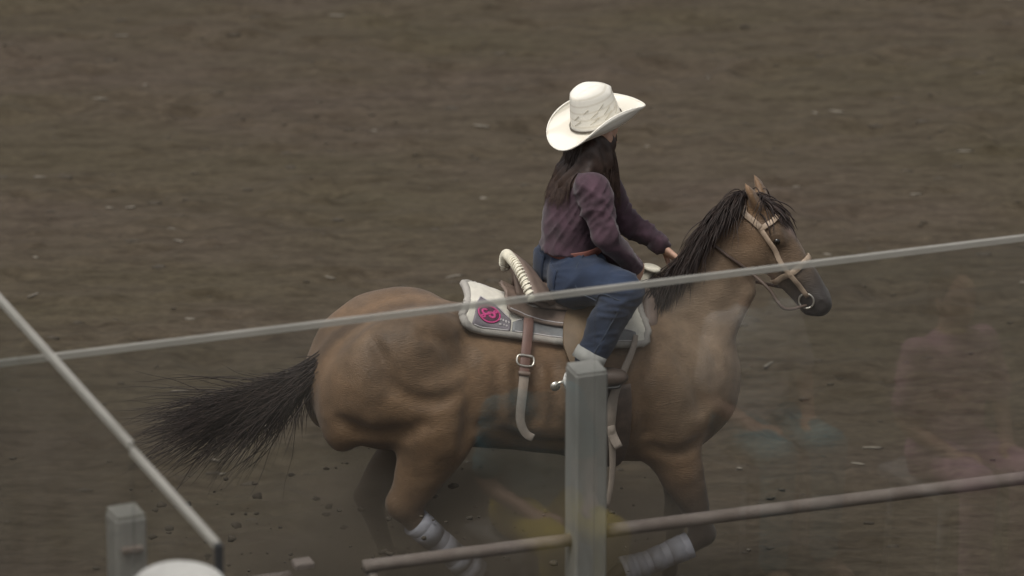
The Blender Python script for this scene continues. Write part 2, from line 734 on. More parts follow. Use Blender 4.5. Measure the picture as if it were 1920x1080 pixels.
M = {
    'coat': coat_mat(),
    'dirt': dirt_mat(),
    'glass': glass_mat(),
    'hair_dark': mat('horse_hair', (0.024, 0.015, 0.012), 0.55, 0.6, 40, spec=0.35),
    'hoof': mat('hoof', (0.05, 0.04, 0.035), 0.5, 0.3, 20),
    'eye': mat('eye', (0.01, 0.008, 0.006), 0.1, 0.1, 20),
    'pad': mat('pad_cream', (0.62, 0.59, 0.51), 0.9, 0.10, 25, 0.5, 180, sheen=0.2),
    'pad_edge': mat('pad_border', (0.33, 0.31, 0.28), 0.8, 0.12, 40, 0.3, 300),
    'wear': mat('wear_leather_lavender', (0.19, 0.17, 0.19), 0.6, 0.18, 30, 0.3, 160),
    'wear2': mat('wear_leather_grey', (0.17, 0.175, 0.18), 0.55, 0.2, 30, 0.3, 160),
    'plum': mat('emblem_plum', (0.10, 0.03, 0.06), 0.6, 0.15, 60),
    'pink': mat('emblem_pink', (0.55, 0.06, 0.22), 0.55, 0.15, 60),
    'thread': mat('white_thread', (0.55, 0.52, 0.52), 0.7, 0.1, 60),
    'leather': mat('saddle_leather', (0.17, 0.125, 0.10), 0.55, 0.18, 18, 0.25, 120),
    'tan': mat('fender_leather', (0.125, 0.080, 0.040), 0.6, 0.22, 16, 0.3, 120),
    'redleather': mat('billet_leather', (0.14, 0.075, 0.06), 0.5, 0.15, 20, 0.25, 160),
    'paleleather': mat('latigo_leather', (0.27, 0.225, 0.185), 0.65, 0.18, 16, 0.25, 120),
    'rawhide': mat('rawhide', (0.68, 0.64, 0.52), 0.6, 0.12, 30, 0.3, 120),
    'metal': mat('nickel_metal', (0.65, 0.62, 0.55), 0.32, 0.1, 30, metal=0.85),
    'shirt': mat('plum_shirt', (0.050, 0.024, 0.035), 0.85, 0.42, 16, 0.3, 260, sheen=0.15),
    'jeans': mat('blue_denim', (0.0135, 0.0235, 0.049), 0.9, 0.32, 7, 0.4, 320, sheen=0.1),
    'cuff': mat('faded_denim_cuff', (0.30, 0.30, 0.28), 0.9, 0.15, 20, 0.3, 300),
    'belt': mat('belt_leather', (0.16, 0.06, 0.045), 0.6, 0.2, 30, 0.2, 160),
    'skin': mat('skin', (0.52, 0.32, 0.23), 0.55, 0.10, 12),
    'hair': mat('rider_hair', (0.040, 0.025, 0.019), 0.5, 0.35, 40, spec=0.4),
    'boot': mat('boot_leather', (0.06, 0.042, 0.032), 0.5, 0.25, 20, 0.2, 140),
    'bridle': mat('bridle_leather', (0.33, 0.25, 0.18), 0.55, 0.15, 24, 0.2, 160),
    'rein': mat('rein_leather', (0.10, 0.07, 0.055), 0.6, 0.25, 30),
    'legboot': mat('white_neoprene', (0.24, 0.245, 0.28), 0.6, 0.12, 10, 0.3, 160),
    'velcro': mat('grey_strap', (0.21, 0.215, 0.245), 0.8, 0.1, 30),
    'galv': mat('painted_steel_post', (0.275, 0.268, 0.245), 0.6, 0.18, 6, 0.15, 90, stretch=(1, 1, 0.35)),
    'rail': mat('weathered_pipe', (0.145, 0.112, 0.095), 0.65, 0.22, 8, 0.3, 90, col2=(0.235, 0.195, 0.17)),
    'edge': mat('pane_edge_trim', (0.27, 0.25, 0.22), 0.5, 0.12, 10),
    'gasket': mat('black_gasket', (0.02, 0.02, 0.02), 0.6, 0.2, 20),
    'concrete': mat('concrete', (0.26, 0.25, 0.235), 0.9, 0.2, 3, 0.4, 40),
    'alu': mat('bench_aluminium', (0.42, 0.42, 0.42), 0.45, 0.1, 6, metal=0.4),
    'pinkcloth': mat('pink_cotton', (0.50, 0.27, 0.36), 0.9, 0.3, 9, 0.3, 200),
    'tealcloth': mat('teal_cotton', (0.05, 0.24, 0.30), 0.9, 0.15, 9, 0.3, 200),
    'yellowcloth': mat('yellow_cotton', (0.55, 0.42, 0.03), 0.9, 0.12, 9, 0.3, 200),
    'whitecloth': mat('white_cotton', (0.72, 0.71, 0.68), 0.9, 0.08, 9, 0.3, 200),
    'greyhat': mat('grey_white_felt', (0.36, 0.355, 0.335), 0.85, 0.1, 12, 0.3, 150),
    'clod': mat('dirt_clod', (0.052, 0.042, 0.030), 0.95, 0.3, 30, 0.6, 80),
    'chip': mat('pale_chip', (0.17, 0.15, 0.12), 0.9, 0.3, 30),
}


def hat_mat():
    m, t, b = newmat('woven_straw')
    L = t.links.new
    tc = t.nodes.new('ShaderNodeTexCoord')
    n = t.nodes.new('ShaderNodeTexNoise')
    n.inputs['Scale'].default_value = 14
    L(tc.outputs['Object'], n.inputs['Vector'])
    w = t.nodes.new('ShaderNodeTexWave')
    w.wave_type = 'BANDS'
    w.bands_direction = 'Z'
    w.inputs['Scale'].default_value = 11.0
    w.inputs['Distortion'].default_value = 0.4
    L(tc.outputs['Object'], w.inputs['Vector'])
    r = t.nodes.new('ShaderNodeValToRGB')
    r.color_ramp.elements[0].position = 0.02
    r.color_ramp.elements[0].color = (0.66, 0.62, 0.53, 1)
    r.color_ramp.elements[1].position = 0.30
    r.color_ramp.elements[1].color = (0.76, 0.73, 0.65, 1)
    L(w.outputs['Fac'], r.inputs['Fac'])
    L(r.outputs[0], b.inputs['Base Color'])
    ck = t.nodes.new('ShaderNodeTexNoise')
    ck.inputs['Scale'].default_value = 260
    L(tc.outputs['Object'], ck.inputs['Vector'])
    bp = t.nodes.new('ShaderNodeBump')
    bp.inputs['Strength'].default_value = 0.3
    bp.inputs['Distance'].default_value = 0.003
    L(ck.outputs['Fac'], bp.inputs['Height'])
    L(bp.outputs[0], b.inputs['Normal'])
    b.inputs['Roughness'].default_value = 0.75
    return m


M['straw'] = hat_mat()
M['edge_dark'] = mat('dark_slit', (0.16, 0.14, 0.10), 0.8, 0.2, 30)
M['straw_dark'] = mat('straw_slit', (0.52, 0.48, 0.39), 0.8, 0.2, 30)
M['seam'] = mat('denim_seam', (0.03, 0.040, 0.060), 0.9, 0.2, 30)
M['band'] = mat('hat_band', (0.10, 0.085, 0.065), 0.7, 0.2, 30)


def edge_mat():
    """polished pane edge: half clear, half milky"""
    m, t, b = newmat('pane_edge')
    out = t.nodes['Material Output']
    tr = t.nodes.new('ShaderNodeBsdfTransparent')
    tr.inputs['Color'].default_value = (0.9, 0.92, 0.9, 1)
    b.inputs['Base Color'].default_value = (0.36, 0.345, 0.31, 1)
    b.inputs['Roughness'].default_value = 0.4
    nz = t.nodes.new('ShaderNodeTexNoise')
    nz.inputs['Scale'].default_value = 3.0
    tc = t.nodes.new('ShaderNodeTexCoord')
    t.links.new(tc.outputs['Object'], nz.inputs['Vector'])
    mr = t.nodes.new('ShaderNodeMapRange')
    mr.inputs['To Min'].default_value = 0.25
    mr.inputs['To Max'].default_value = 0.85
    t.links.new(nz.outputs['Fac'], mr.inputs['Value'])
    mx = t.nodes.new('ShaderNodeMixShader')
    t.links.new(mr.outputs[0], mx.inputs[0])
    t.links.new(tr.outputs[0], mx.inputs[1])
    t.links.new(b.outputs[0], mx.inputs[2])
    t.links.new(mx.outputs[0], out.inputs['Surface'])
    return m


M['edge'] = edge_mat()

# ================================================================== GROUND
def axis(lo, hi, step, far):
    a = np.arange(lo, hi + step / 2, step)
    out = []
    s, x = step, hi
    while x < far:
        s *= 1.35
        x += s
        out.append(x)
    neg = []
    s, x = step, lo
    while x > -far:
        s *= 1.35
        x -= s
        neg.append(x)
    return np.concatenate([neg[::-1], a, out])


gx = axis(-3.2, 3.2, 0.03, 900)
gy = axis(-3.2, 9.5, 0.02, 900)
GX, GY = np.meshgrid(gx, gy, indexing='ij')
n1, n2, n3, n4 = Noise(1), Noise(2), Noise(3), Noise(4)
RX, RY = GX + 0.05 * GY, GY - 0.05 * GX
patchy = np.clip(0.5 + 2.2 * n3(RX * 1.1 + 5, RY * 1.6), 0.15, 1.4)
GZ = 0.05 * n1(RX * 0.7, RY * 1.1) + 0.020 * n2(RX * 2.3 + 9, RY * 4.0) + (0.014 * n3(RX * 4.2, RY * 11 + 0.6 * RX) + 0.015 * n4(RX * 10, RY * 19 - 0.9 * RX) + 0.011 * n1(RX * 21, RY * 37)) * patchy
# loose lumps
lump = np.maximum(n1(RX * 5 + 40, RY * 10) + n2(RX * 11, RY * 20 + 8) * 0.6 - 0.30, 0)
GZ += 0.09 * lump
GZ *= 0.62
# hoof pocks, thrown up in trails
pr = np.random.RandomState(5)
for _k in range(230):
    cx, cy = pr.uniform(-3, 3), pr.uniform(-1, 9)
    rx, ry, dp = pr.uniform(0.09, 0.22), pr.uniform(0.06, 0.11), pr.uniform(0.015, 0.05)
    if _k > 110:            # narrow furrows left by the rake and scuffing hooves
        rx, ry, dp = pr.uniform(0.06, 0.20), pr.uniform(0.022, 0.045), pr.uniform(0.02, 0.045)
    i0, i1 = np.searchsorted(gx, [cx - 4 * rx, cx + 4 * rx])
    j0, j1 = np.searchsorted(gy, [cy - 4 * ry, cy + 4 * ry])
    q = ((GX[i0:i1, j0:j1] - cx) / rx) ** 2 + ((GY[i0:i1, j0:j1] - cy) / ry) ** 2
    GZ[i0:i1, j0:j1] += dp * (-np.exp(-q) + 0.55 * np.exp(-(np.sqrt(q) - 1.5) ** 2 * 3) * (GX[i0:i1, j0:j1] < cx))
edge = np.clip((np.maximum(np.abs(GX) - 3.2, 0) + np.maximum(np.abs(GY - 3) - 6.5, 0)) / 6, 0, 1)
GZ = GZ * (1 - edge) - 0.045
nx_, ny_ = len(gx), len(gy)
V = np.stack([GX, GY, GZ], -1).reshape(-1, 3)
ii, jj = np.meshgrid(np.arange(nx_ - 1), np.arange(ny_ - 1), indexing='ij')
a = (ii * ny_ + jj).ravel()
Fc = np.stack([a, a + ny_, a + ny_ + 1, a + 1], 1)
g = link(bpy.data.objects.new('arena_ground', mesh_data('arena_ground', V, Fc, M['dirt'])))
g['kind'] = 'structure'
g['label'] = 'dark brown churned arena dirt with raked streaks'


def ground_z(x, y):
    i = np.clip(np.searchsorted(gx, x), 0, nx_ - 1)
    j = np.clip(np.searchsorted(gy, y), 0, ny_ - 1)
    return GZ[i, j]

# ================================================================== HORSE
def sil(px, top, bot, rv):
    """torso station from its silhouette rows: centre + half height"""
    c = H(px, (top + bot) / 2.0, 0)
    S = (bot - top) / 2.0 / 480.0
    ru = math.sqrt(max(S * S - (0.346 * rv) ** 2, 1e-4)) / 0.934
    return c, ru, rv


HF = Field((-1.05, -0.50, -0.08), (1.52, 0.46, 2.16), 0.0115)
st = [sil(645, 655, 800, 0.14), sil(690, 600, 835, 0.235), sil(770, 566, 845, 0.275), sil(860, 570, 838, 0.265), sil(960, 582, 842, 0.285),
      sil(1060, 580, 856, 0.30), sil(1150, 562, 866, 0.285), sil(1225, 550, 866, 0.255), sil(1272, 590, 862, 0.225), sil(1308, 655, 838, 0.15)]
HF.loft([s[0] for s in st], [s[1] for s in st], [s[2] for s in st], k=0.03, n=46)
AX = np.array([s[0] for s in st])          # torso axis, for draping tack


def pair(px, py, y, r, k=0.05, rot=(0, 0, 0)):
    c = H(px, py, -y)
    HF.ell(c, r, k, rot)
    c2 = c * np.array([1, -1, 1])
    HF.ell(c2, r, k, (-rot[0], rot[1], -rot[2]))


# hindquarters
pair(735, 720, 0.155, (0.235, 0.125, 0.235), 0.06, (0, 0.25, 0))
pair(770, 640, 0.13, (0.20, 0.13, 0.115), 0.06, (0, -0.15, 0))
pair(650, 760, 0.12, (0.105, 0.10, 0.19), 0.05, (0, 0.15, 0))
pair(820, 765, 0.19, (0.115, 0.085, 0.12), 0.05, (0, 0.5, 0))
# shoulder, chest, withers
pair(1235, 720, 0.16, (0.16, 0.105, 0.25), 0.06, (0, -0.35, 0))
pair(1278, 765, 0.12, (0.10, 0.115, 0.13), 0.05)
pair(1240, 815, 0.17, (0.12, 0.08, 0.10), 0.05, (0, -0.3, 0))
HF.ell(H(1205, 590, 0), (0.20, 0.085, 0.09), 0.07, (0, 0.1, 0))
# neck
nk = [H(1222, 675), H(1280, 598), H(1345, 515), H(1392, 432), H(1410, 405)]
HF.loft(nk, [0.205, 0.180, 0.150, 0.118, 0.09], [0.17, 0.125, 0.095, 0.082, 0.07], k=0.07)
HF.loft([H(1318, 690, -0.06), H(1358, 615, -0.055), H(1398, 548, -0.05)], [0.06, 0.05, 0.04], [0.055, 0.045, 0.04], k=0.05)
HF.loft([H(1318, 690, -0.06) * [1, -1, 1], H(1358, 615, -0.055) * [1, -1, 1], H(1398, 548, -0.05) * [1, -1, 1]], [0.06, 0.05, 0.04], [0.055, 0.045, 0.04], k=0.05)
# head: turned a little towards us
POLL, MUZ = H(1408, 394, 0.0), H(1545, 576, -0.17)
HD = unit(MUZ - POLL)
HL = float(vlen(MUZ - POLL))
HLAT = unit(np.cross([0, 0, 1.0], HD))
HLAT = unit(HLAT + np.array([0, 0, -0.15]))
HLAT = unit(HLAT - HD * (HLAT @ HD))
HU = np.cross(HD, HLAT)
HM = np.stack([HD, HLAT, HU], 1)


def hp(s, u=0.0, v=0.0):
    return POLL + HD * (s * HL) + HU * u + HLAT * v


HF.loft([hp(-0.04, -0.02), hp(0.20, -0.015), hp(0.5, -0.005), hp(0.80, 0), hp(0.97, -0.008)],
        [0.072, 0.105, 0.082, 0.060, 0.050], [0.066, 0.088, 0.066, 0.055, 0.046], k=0.04, lat=HLAT)
for sv in (-1, 1):
    HF.ell(hp(0.20, -0.075, 0.045 * sv), (0.095, 0.034, 0.080), 0.035, HM)      # jaw
    HF.ell(hp(0.26, 0.045, 0.070 * sv), (0.052, 0.022, 0.030), 0.03, HM)        # brow
    HF.ell(hp(0.92, 0.018, 0.030 * sv), (0.035, 0.026, 0.028), 0.02, HM)        # nostril wing
    HF.loft([hp(0.45, -0.02, 0.064 * sv), hp(0.66, 0.0, 0.056 * sv)], 0.012, 0.012, k=0.03, lat=HLAT)  # cheek ridge
HF.loft([hp(0.40, -0.075), hp(0.72, -0.058), hp(0.92, -0.055)], [0.040, 0.028, 0.030], [0.050, 0.040, 0.036], k=0.03, lat=HLAT)
for sv in (-1, 1):
    HF.ell(hp(0.965, 0.016, 0.050 * sv), (0.017, 0.012, 0.012), 0.008, HM, carve=True)
    HF.loft([hp(0.84, -0.038, 0.060 * sv), hp(0.98, -0.042, 0.035 * sv)], 0.005, 0.012, k=0.006, lat=HLAT, carve=True)
# ears, pricked back a little
for sv in (-1, 1):
    ear = [hp(0.0, 0.045, 0.050 * sv), hp(-0.075, 0.062, 0.066 * sv), hp(-0.15, 0.070, 0.076 * sv), hp(-0.22, 0.070, 0.074 * sv)]
    HF.loft(ear, [0.024, 0.026, 0.020, 0.005], [0.030, 0.032, 0.022, 0.006], k=0.014, lat=HLAT)
    HF.loft([q + HU * 0.016 + HD * 0.012 for q in ear[1:]], [0.012, 0.010, 0.004], [0.016, 0.012, 0.004], k=0.008, lat=HLAT, carve=True)

# legs -------------------------------------------------------------
ZG = 0.0


def leg(P, ru, rv, k=0.03):
    HF.loft(P, ru, rv, k=k, n=7 * (len(P) - 1) + 1)


def joint(p, r, k=0.02):
    HF.ell(p, r, k)


# near hind: drawn forward under the belly
nh = [H(800, 740, -0.17), H(825, 805, -0.215), H(790, 885, -0.21), H(757, 950, -0.20)]
leg(nh, [0.175, 0.155, 0.108, 0.066], [0.115, 0.105, 0.072, 0.046], 0.06)
nh2 = [H(757, 950, -0.20), H(785, 985, -0.20), H(850, 1040, -0.20), H(890, 1076, -0.20)]
leg(nh2, [0.058, 0.045, 0.036, 0.042], [0.042, 0.036, 0.030, 0.038])
joint(H(745, 945, -0.20), (0.045, 0.036, 0.05))
nh_hoof = [H(890, 1076, -0.20), H(925, 1098, -0.20), H(945, 1122, -0.20)]
leg(nh_hoof, [0.040, 0.036, 0.045], [0.037, 0.034, 0.045], 0.015)
# far hind: carrying weight
fh = [H(800, 740, -0.17) * [1, -1, 1], H(790, 800, 0.19), H(725, 880, 0.18), H(690, 930, 0.17)]
leg(fh, [0.16, 0.125, 0.08, 0.058], [0.10, 0.09, 0.06, 0.045], 0.05)
fh2 = [H(690, 930, 0.17), H(705, 975, 0.17), H(735, 1060, 0.17), H(750, 1105, 0.17)]
leg(fh2, [0.055, 0.042, 0.034, 0.042], [0.042, 0.036, 0.030, 0.038])
e = fh2[-1]
fh_hoof = [e, e + [0.06, 0, -0.08], np.array([e[0] + 0.10, e[1], 0.05])]
leg(fh_hoof, [0.040, 0.036, 0.045], [0.037, 0.034, 0.045], 0.015)
# near fore: folded back
nf = [H(1250, 800, -0.17), H(1275, 880, -0.185), H(1305, 955, -0.185), H(1318, 1000, -0.18)]
leg(nf, [0.135, 0.095, 0.056, 0.050], [0.085, 0.072, 0.050, 0.046], 0.05)
nf2 = [H(1318, 1000, -0.18), H(1285, 1028, -0.18), H(1215, 1055, -0.18), H(1168, 1072, -0.18)]
leg(nf2, [0.050, 0.038, 0.032, 0.040], [0.045, 0.036, 0.030, 0.037])
nf_hoof = [H(1168, 1072, -0.18), H(1142, 1090, -0.18), H(1130, 1118, -0.18)]
leg(nf_hoof, [0.040, 0.035, 0.045], [0.036, 0.033, 0.045], 0.015)
# far fore: standing straight
ff = [H(1250, 800, -0.17) * [1, -1, 1], H(1268, 850, 0.15), H(1268, 920, 0.14), H(1268, 968, 0.13)]
leg(ff, [0.13, 0.09, 0.055, 0.050], [0.085, 0.07, 0.048, 0.045], 0.05)
ff2 = [H(1268, 968, 0.13), H(1264, 1005, 0.13), H(1256, 1070, 0.13), H(1252, 1110, 0.13)]
leg(ff2, [0.048, 0.036, 0.031, 0.040], [0.044, 0.034, 0.029, 0.037])
e = ff2[-1]
ff_hoof = [e, e + [0.05, 0, -0.07], np.array([e[0] + 0.08, e[1], 0.05])]
leg(ff_hoof, [0.040, 0.036, 0.045], [0.037, 0.034, 0.045], 0.015)
# muscle grooves, cut where they show on the near side and mirrored
def groove(pts, r, k=0.035, deep=0.0):
    r = np.asarray(r) * 0.85
    P = np.array([HF.hit(x, y, 0.0) for x, y in pts])
    n = unit(HF.grad(P))
    P = P + n * (np.asarray(r)[:, None] * (0.55 - deep))
    for m_ in (np.array([1, 1, 1]), MIRR):
        HF.loft(P * m_, r, r, k=k, carve=True)


MIRR = np.array([1, -1, 1])
groove([(640, 792), (690, 812), (750, 812), (790, 800)], [0.012, 0.030, 0.028, 0.012], 0.05)
groove([(742, 728), (775, 748), (815, 752), (850, 745)], [0.010, 0.020, 0.020, 0.010], 0.045)
groove([(868, 640), (880, 700), (884, 760), (876, 830)], [0.012, 0.022, 0.036, 0.036], 0.05)
groove([(700, 640), (725, 690), (735, 735)], [0.010, 0.018, 0.012], 0.045)
groove([(800, 622), (840, 650), (858, 690)], [0.012, 0.018, 0.012], 0.045)
groove([(1218, 665), (1205, 740), (1212, 810)], [0.012, 0.020, 0.014], 0.045)
groove([(1255, 640), (1295, 700), (1315, 770)], [0.010, 0.018, 0.012], 0.045)
groove([(1222, 838), (1265, 850), (1310, 832)], [0.012, 0.020, 0.014], 0.04)
groove([(1285, 600), (1325, 630), (1345, 680)], [0.010, 0.014, 0.010], 0.04)
groove([(905, 800), (980, 825), (1060, 835)], [0.010, 0.016, 0.010], 0.05)
for xx in (930, 965, 1000, 1035):
    groove([(xx, 690), (xx + 6, 740), (xx + 4, 790)], [0.006, 0.010, 0.006], 0.04)

Vh, Fh = HF.mesh()
Vh = relax(Vh, Fh, 3, 0.5)
Nh = vnormals(Vh, Fh)
Vh = Vh + Nh * (0.003 * noise3(Vh, 3.2, 3) + 0.002 * noise3(Vh, 9, 4))[:, None]


def band(v, a, b):
    return np.clip((v - a) / (b - a), 0, 1)


# coat: dusty bay-dun with dark points
hz_ = Vh[:, 2]
col = np.tile(np.array([0.158, 0.096, 0.052]), (len(Vh), 1))
n_ = noise3(Vh, 2.2, 8)
col *= (1 + 0.16 * n_)[:, None]
col = np.where((n_ > 0.3)[:, None], col * np.array([0.97, 1.0, 1.05]), col)
chf = band(Vh[:, 0] + 0.05 * n_, 0.42, 0.62) * (1 - band(Vh[:, 2], 1.45, 1.75)) * band(Vh[:, 2], 0.80, 1.0)  # light on the chest and lower neck, painted into the coat as a paler tone
col = col * (1 - chf[:, None]) + np.array([0.215, 0.152, 0.100]) * (1 + 0.12 * n_)[:, None] * chf[:, None]
dark = np.array([0.030, 0.022, 0.018])
leg_f = 1 - band(hz_ + 0.05 * n_, 0.50, 0.86)
col = col * (1 - leg_f[:, None]) + dark * leg_f[:, None]
mz = hp(0.95)
muz = 1 - band(vlen(Vh - mz), 0.07, 0.20)
col = col * (1 - muz[:, None]) + np.array([0.085, 0.073, 0.069]) * muz[:, None]
head_m = band((Vh - POLL) @ HD, 0.0, 0.12) * band(Vh[:, 0] + 0.4 * Vh[:, 2], 1.60, 1.68)
col = col * (1 - 0.45 * head_m[:, None])
# star on the forehead
star = hp(0.30, 0.09)
stf = (1 - band(vlen((Vh - star) * [1, 1.6, 1]), 0.03, 0.07)) * (Vh[:, 0] > 0.9)
col = col * (1 - stf[:, None]) + np.array([0.20, 0.14, 0.115]) * stf[:, None]
dors = (1 - band(np.abs(Vh[:, 1]), 0.02, 0.06)) * (Nh[:, 2] > 0.5) * (Vh[:, 0] < 0.6)
col = col * (1 - 0.4 * dors[:, None])
back = band(Vh[:, 2] + 0.06 * n_, 1.28, 1.5) * band(np.abs(Vh[:, 1]), 0.04, 0.1) * (Vh[:, 0] < 0.5)
col = col * (1 - 0.25 * back[:, None] * np.array([1.0, 0.9, 0.75]))

horse = Thing('horse', 'brown bay horse galloping to the right under the rider, dark mane and tail', 'horse', (0, 0, 0))
body = horse.part('body', Vh, Fh, M['coat'], colors=col)

# hooves
for P in (nh_hoof, fh_hoof, nf_hoof, ff_hoof):
    P = np.array(P)
    d = unit(P[2] - P[1])
    c0, c1 = P[2] - d * 0.03, P[2] + d * 0.052
    V_, F_ = tube([c0, (c0 + c1) / 2, c1 - d * 0.006, c1], [0.050, 0.057, 0.064, 0.060], 16)
    horse.part('hoof', V_, F_, M['hoof'])
# eyes
for sy in (-1, 1):
    c = HF.snap(hp(0.31, 0.035, 0.085 * sy)[None], -0.009)[0]
    th, ph = np.meshgrid(np.linspace(0, math.pi, 9), np.linspace(0, 2 * math.pi, 13)[:-1], indexing='ij')
    V_ = c + 0.0155 * np.stack([np.sin(th) * np.cos(ph), np.sin(th) * np.sin(ph), np.cos(th)], -1).reshape(-1, 3)
    F_ = [(i * 12 + j, i * 12 + 12 + j, i * 12 + 12 + (j + 1) % 12, i * 12 + (j + 1) % 12) for i in range(8) for j in range(12)]
    horse.part('eye', V_, F_, M['eye'])


# hair ---------------------------------------------------------------
def strands(roots, dirs, length, steps, grav, width, curl=0.15, seed=1, field=None, off=0.008, drift=(0, 0, 0)):
    r = np.random.RandomState(seed)
    n = len(roots)
    P = [np.array(roots, float)]
    D = unit(np.array(dirs, float))
    L = np.broadcast_to(length, n)
    drift = np.asarray(drift, float)
    for s in range(steps):
        D = unit(D + np.array([0, 0, -grav]) / steps + drift / steps + r.randn(n, 3) * curl / steps)
        q = P[-1] + D * (L / steps)[:, None]
        if field is not None:
            q = field.push(q, off)
        P.append(q)
    P = np.stack(P, 1)          # n, steps+1, 3
    mb = MB()
    wv = np.broadcast_to(width, n)
    prof = np.sin(np.linspace(0.55, math.pi, steps + 1)) ** 0.6
    prof[-1] = 0.03
    for i in range(n):
        V_, F_ = tube(P[i], wv[i] * prof, 4, caps=False)
        mb.add(V_, F_)
    return mb.get()


# mane: from the crest, falls on the near side, lifted by the gallop
cr = crom(np.array([H(1228, 548), H(1272, 490), H(1318, 430), H(1360, 395), hp(-0.06, 0.05)]), 300)
cr = HF.snap(cr, -0.004)
cr[:, 1] = rng.uniform(-0.018, 0.012, 300)
k_ = np.linspace(0, 1, 300)
dirs = np.stack([-0.75 + 0.25 * rng.randn(300), -0.75 - 0.2 * rng.rand(300), 0.55 + 0.3 * rng.rand(300)], 1)
NM = 1800
ci = rng.randint(0, 300, NM)
lock = rng.randn(60, 3)[(ci * 60 // 300)]                     # neighbours share a lock's direction
V_, F_ = strands(cr[ci] + rng.randn(NM, 3) * 0.006, dirs[ci] + lock * 0.20 + rng.randn(NM, 3) * 0.10,
                 rng.uniform(0.10, 0.24, NM), 9, 2.8, rng.uniform(0.0012, 0.0024, NM), 0.7, 3, HF, 0.008, (-0.9, 0, 0))
horse.part('mane', V_, F_, M['hair_dark'])
fr_ = HF.snap(np.array([hp(0.0, 0.06)] * 70) + rng.randn(70, 3) * 0.02, 0)
V_, F_ = strands(fr_, np.array([HD * 0.6 + HU * 0.35] * 70) + rng.randn(70, 3) * 0.16, rng.uniform(0.09, 0.18, 70), 8, 1.6,
                 rng.uniform(0.0025, 0.004, 70), 0.9, 5, HF, 0.008, (-0.2, 0, 0.3))
horse.part('forelock', V_, F_, M['hair_dark'])
# tail: streams out behind, then droops
tk = crom(np.array([H(624, 664), H(596, 688), H(550, 716), H(485, 742)]), 30)
V_, F_ = tube(tk, np.linspace(0.036, 0.008, 30), 10)
mb = MB().add(V_, F_)
NT = 2400
ri = (rng.rand(NT) ** 0.85 * 29).astype(int)
td = unit(np.gradient(tk, axis=0))[ri]
lock = rng.randn(90, 3)[rng.randint(0, 90, NT)]
td = td + lock * np.array([0.05, 0.055, 0.045]) + rng.randn(NT, 3) * np.array([0.03, 0.035, 0.03])
roots = tk[ri] + rng.randn(NT, 3) * np.array([0.010, 0.015, 0.015]) + lock * 0.005
V_, F_ = strands(roots, td, 0.10 + 0.58 * rng.rand(NT) ** 1.9, 12, 0.12, rng.uniform(0.0010, 0.0020, NT), 1.0, 9, None, 0, (-0.25, 0, 0.05))
mb.add(V_, F_)
V_, F_ = strands(roots[:420], td[:420] + np.array([0.25, 0, -0.35]), rng.uniform(0.08, 0.26, 420), 9, 2.0, rng.uniform(0.001, 0.002, 420), 0.8, 10)
mb.add(V_, F_)
V_, F_ = mb.get()
horse.part('tail', V_, F_, M['hair_dark'], label='long dark tail streaming out behind')

# ================================================================== LEG BOOTS
def leg_boot(P, ru, label):
    P = crom(np.array(P), 14)
    t = Thing('leg_boot', label, 'leg boot', P.mean(0), group='white leg boots on the horse')
    T, N, B = frames(P)
    prof = np.interp(np.linspace(0, 1, 14), [0, 0.15, 0.5, 0.85, 1], [ru * 1.12, ru * 1.02, ru * 0.95, ru * 1.15, ru * 1.25])
    V_, F_ = tube(P, prof, 20)
    V_ = V_ + 0.002 * noise3(V_, 14, 2)[:, None] * unit(V_ - np.repeat(P, 20, 0))
    t.part('shell', V_, F_, M['legboot'])
    for f in (2, 5, 8, 11):
        V_, F_ = tube(P[f - 1:f + 2], prof[f - 1:f + 2] + 0.0022, 20)
        t.part('strap', V_, F_, M['velcro'])


leg_boot([nh2[1] * 0.8 + nh2[0] * 0.2, nh2[2], nh2[3]], 0.053, 'whitish protective boot on the near hind leg below the belly')
leg_boot([nf2[1] * 0.75 + nf2[0] * 0.25, nf2[2], nf2[3]], 0.050, 'white protective boot on the folded near foreleg beside the fence post')

# ================================================================== SADDLE PAD
def drape(x, ang, off):
    """points on the horse's back: station x, angle from straight up (negative = near side)"""
    x, ang = np.broadcast_arrays(np.asarray(x, float), np.asarray(ang, float))
    zc = np.interp(x, AX[:, 0], AX[:, 2])
    d = np.stack([np.zeros_like(ang), np.sin(ang), np.cos(ang)], -1)
    c = np.stack([x, np.zeros_like(x), zc], -1)
    best = np.full(x.shape, 0.45)
    done = np.zeros(x.shape, bool)
    for r in np.arange(0.16, 0.48, 0.004):
        v = HF.at(c + d * r)
        m = (~done) & (v > off)
        best = np.where(m, r, best)
        done |= m
    return c + d * best[..., None]


def grid_normals(P):
    gu = np.gradient(P, axis=0)
    gv = np.gradient(P, axis=1)
    return unit(np.cross(gu, gv))


# where the photograph's pad outline meets the horse
e_rear_low = HF.hit(856, 606, 0.02)
e_mid_low = HF.hit(1000, 634, 0.02)
e_front_low = HF.hit(1195, 650, 0.02)
x_rear = HF.hit(858, 545, 0.02)[0]
x_front = HF.hit(1200, 590, 0.02)[0]


def ang_of(p):
    zc = np.interp(p[0], AX[:, 0], AX[:, 2])
    return math.atan2(p[1], p[2] - zc)


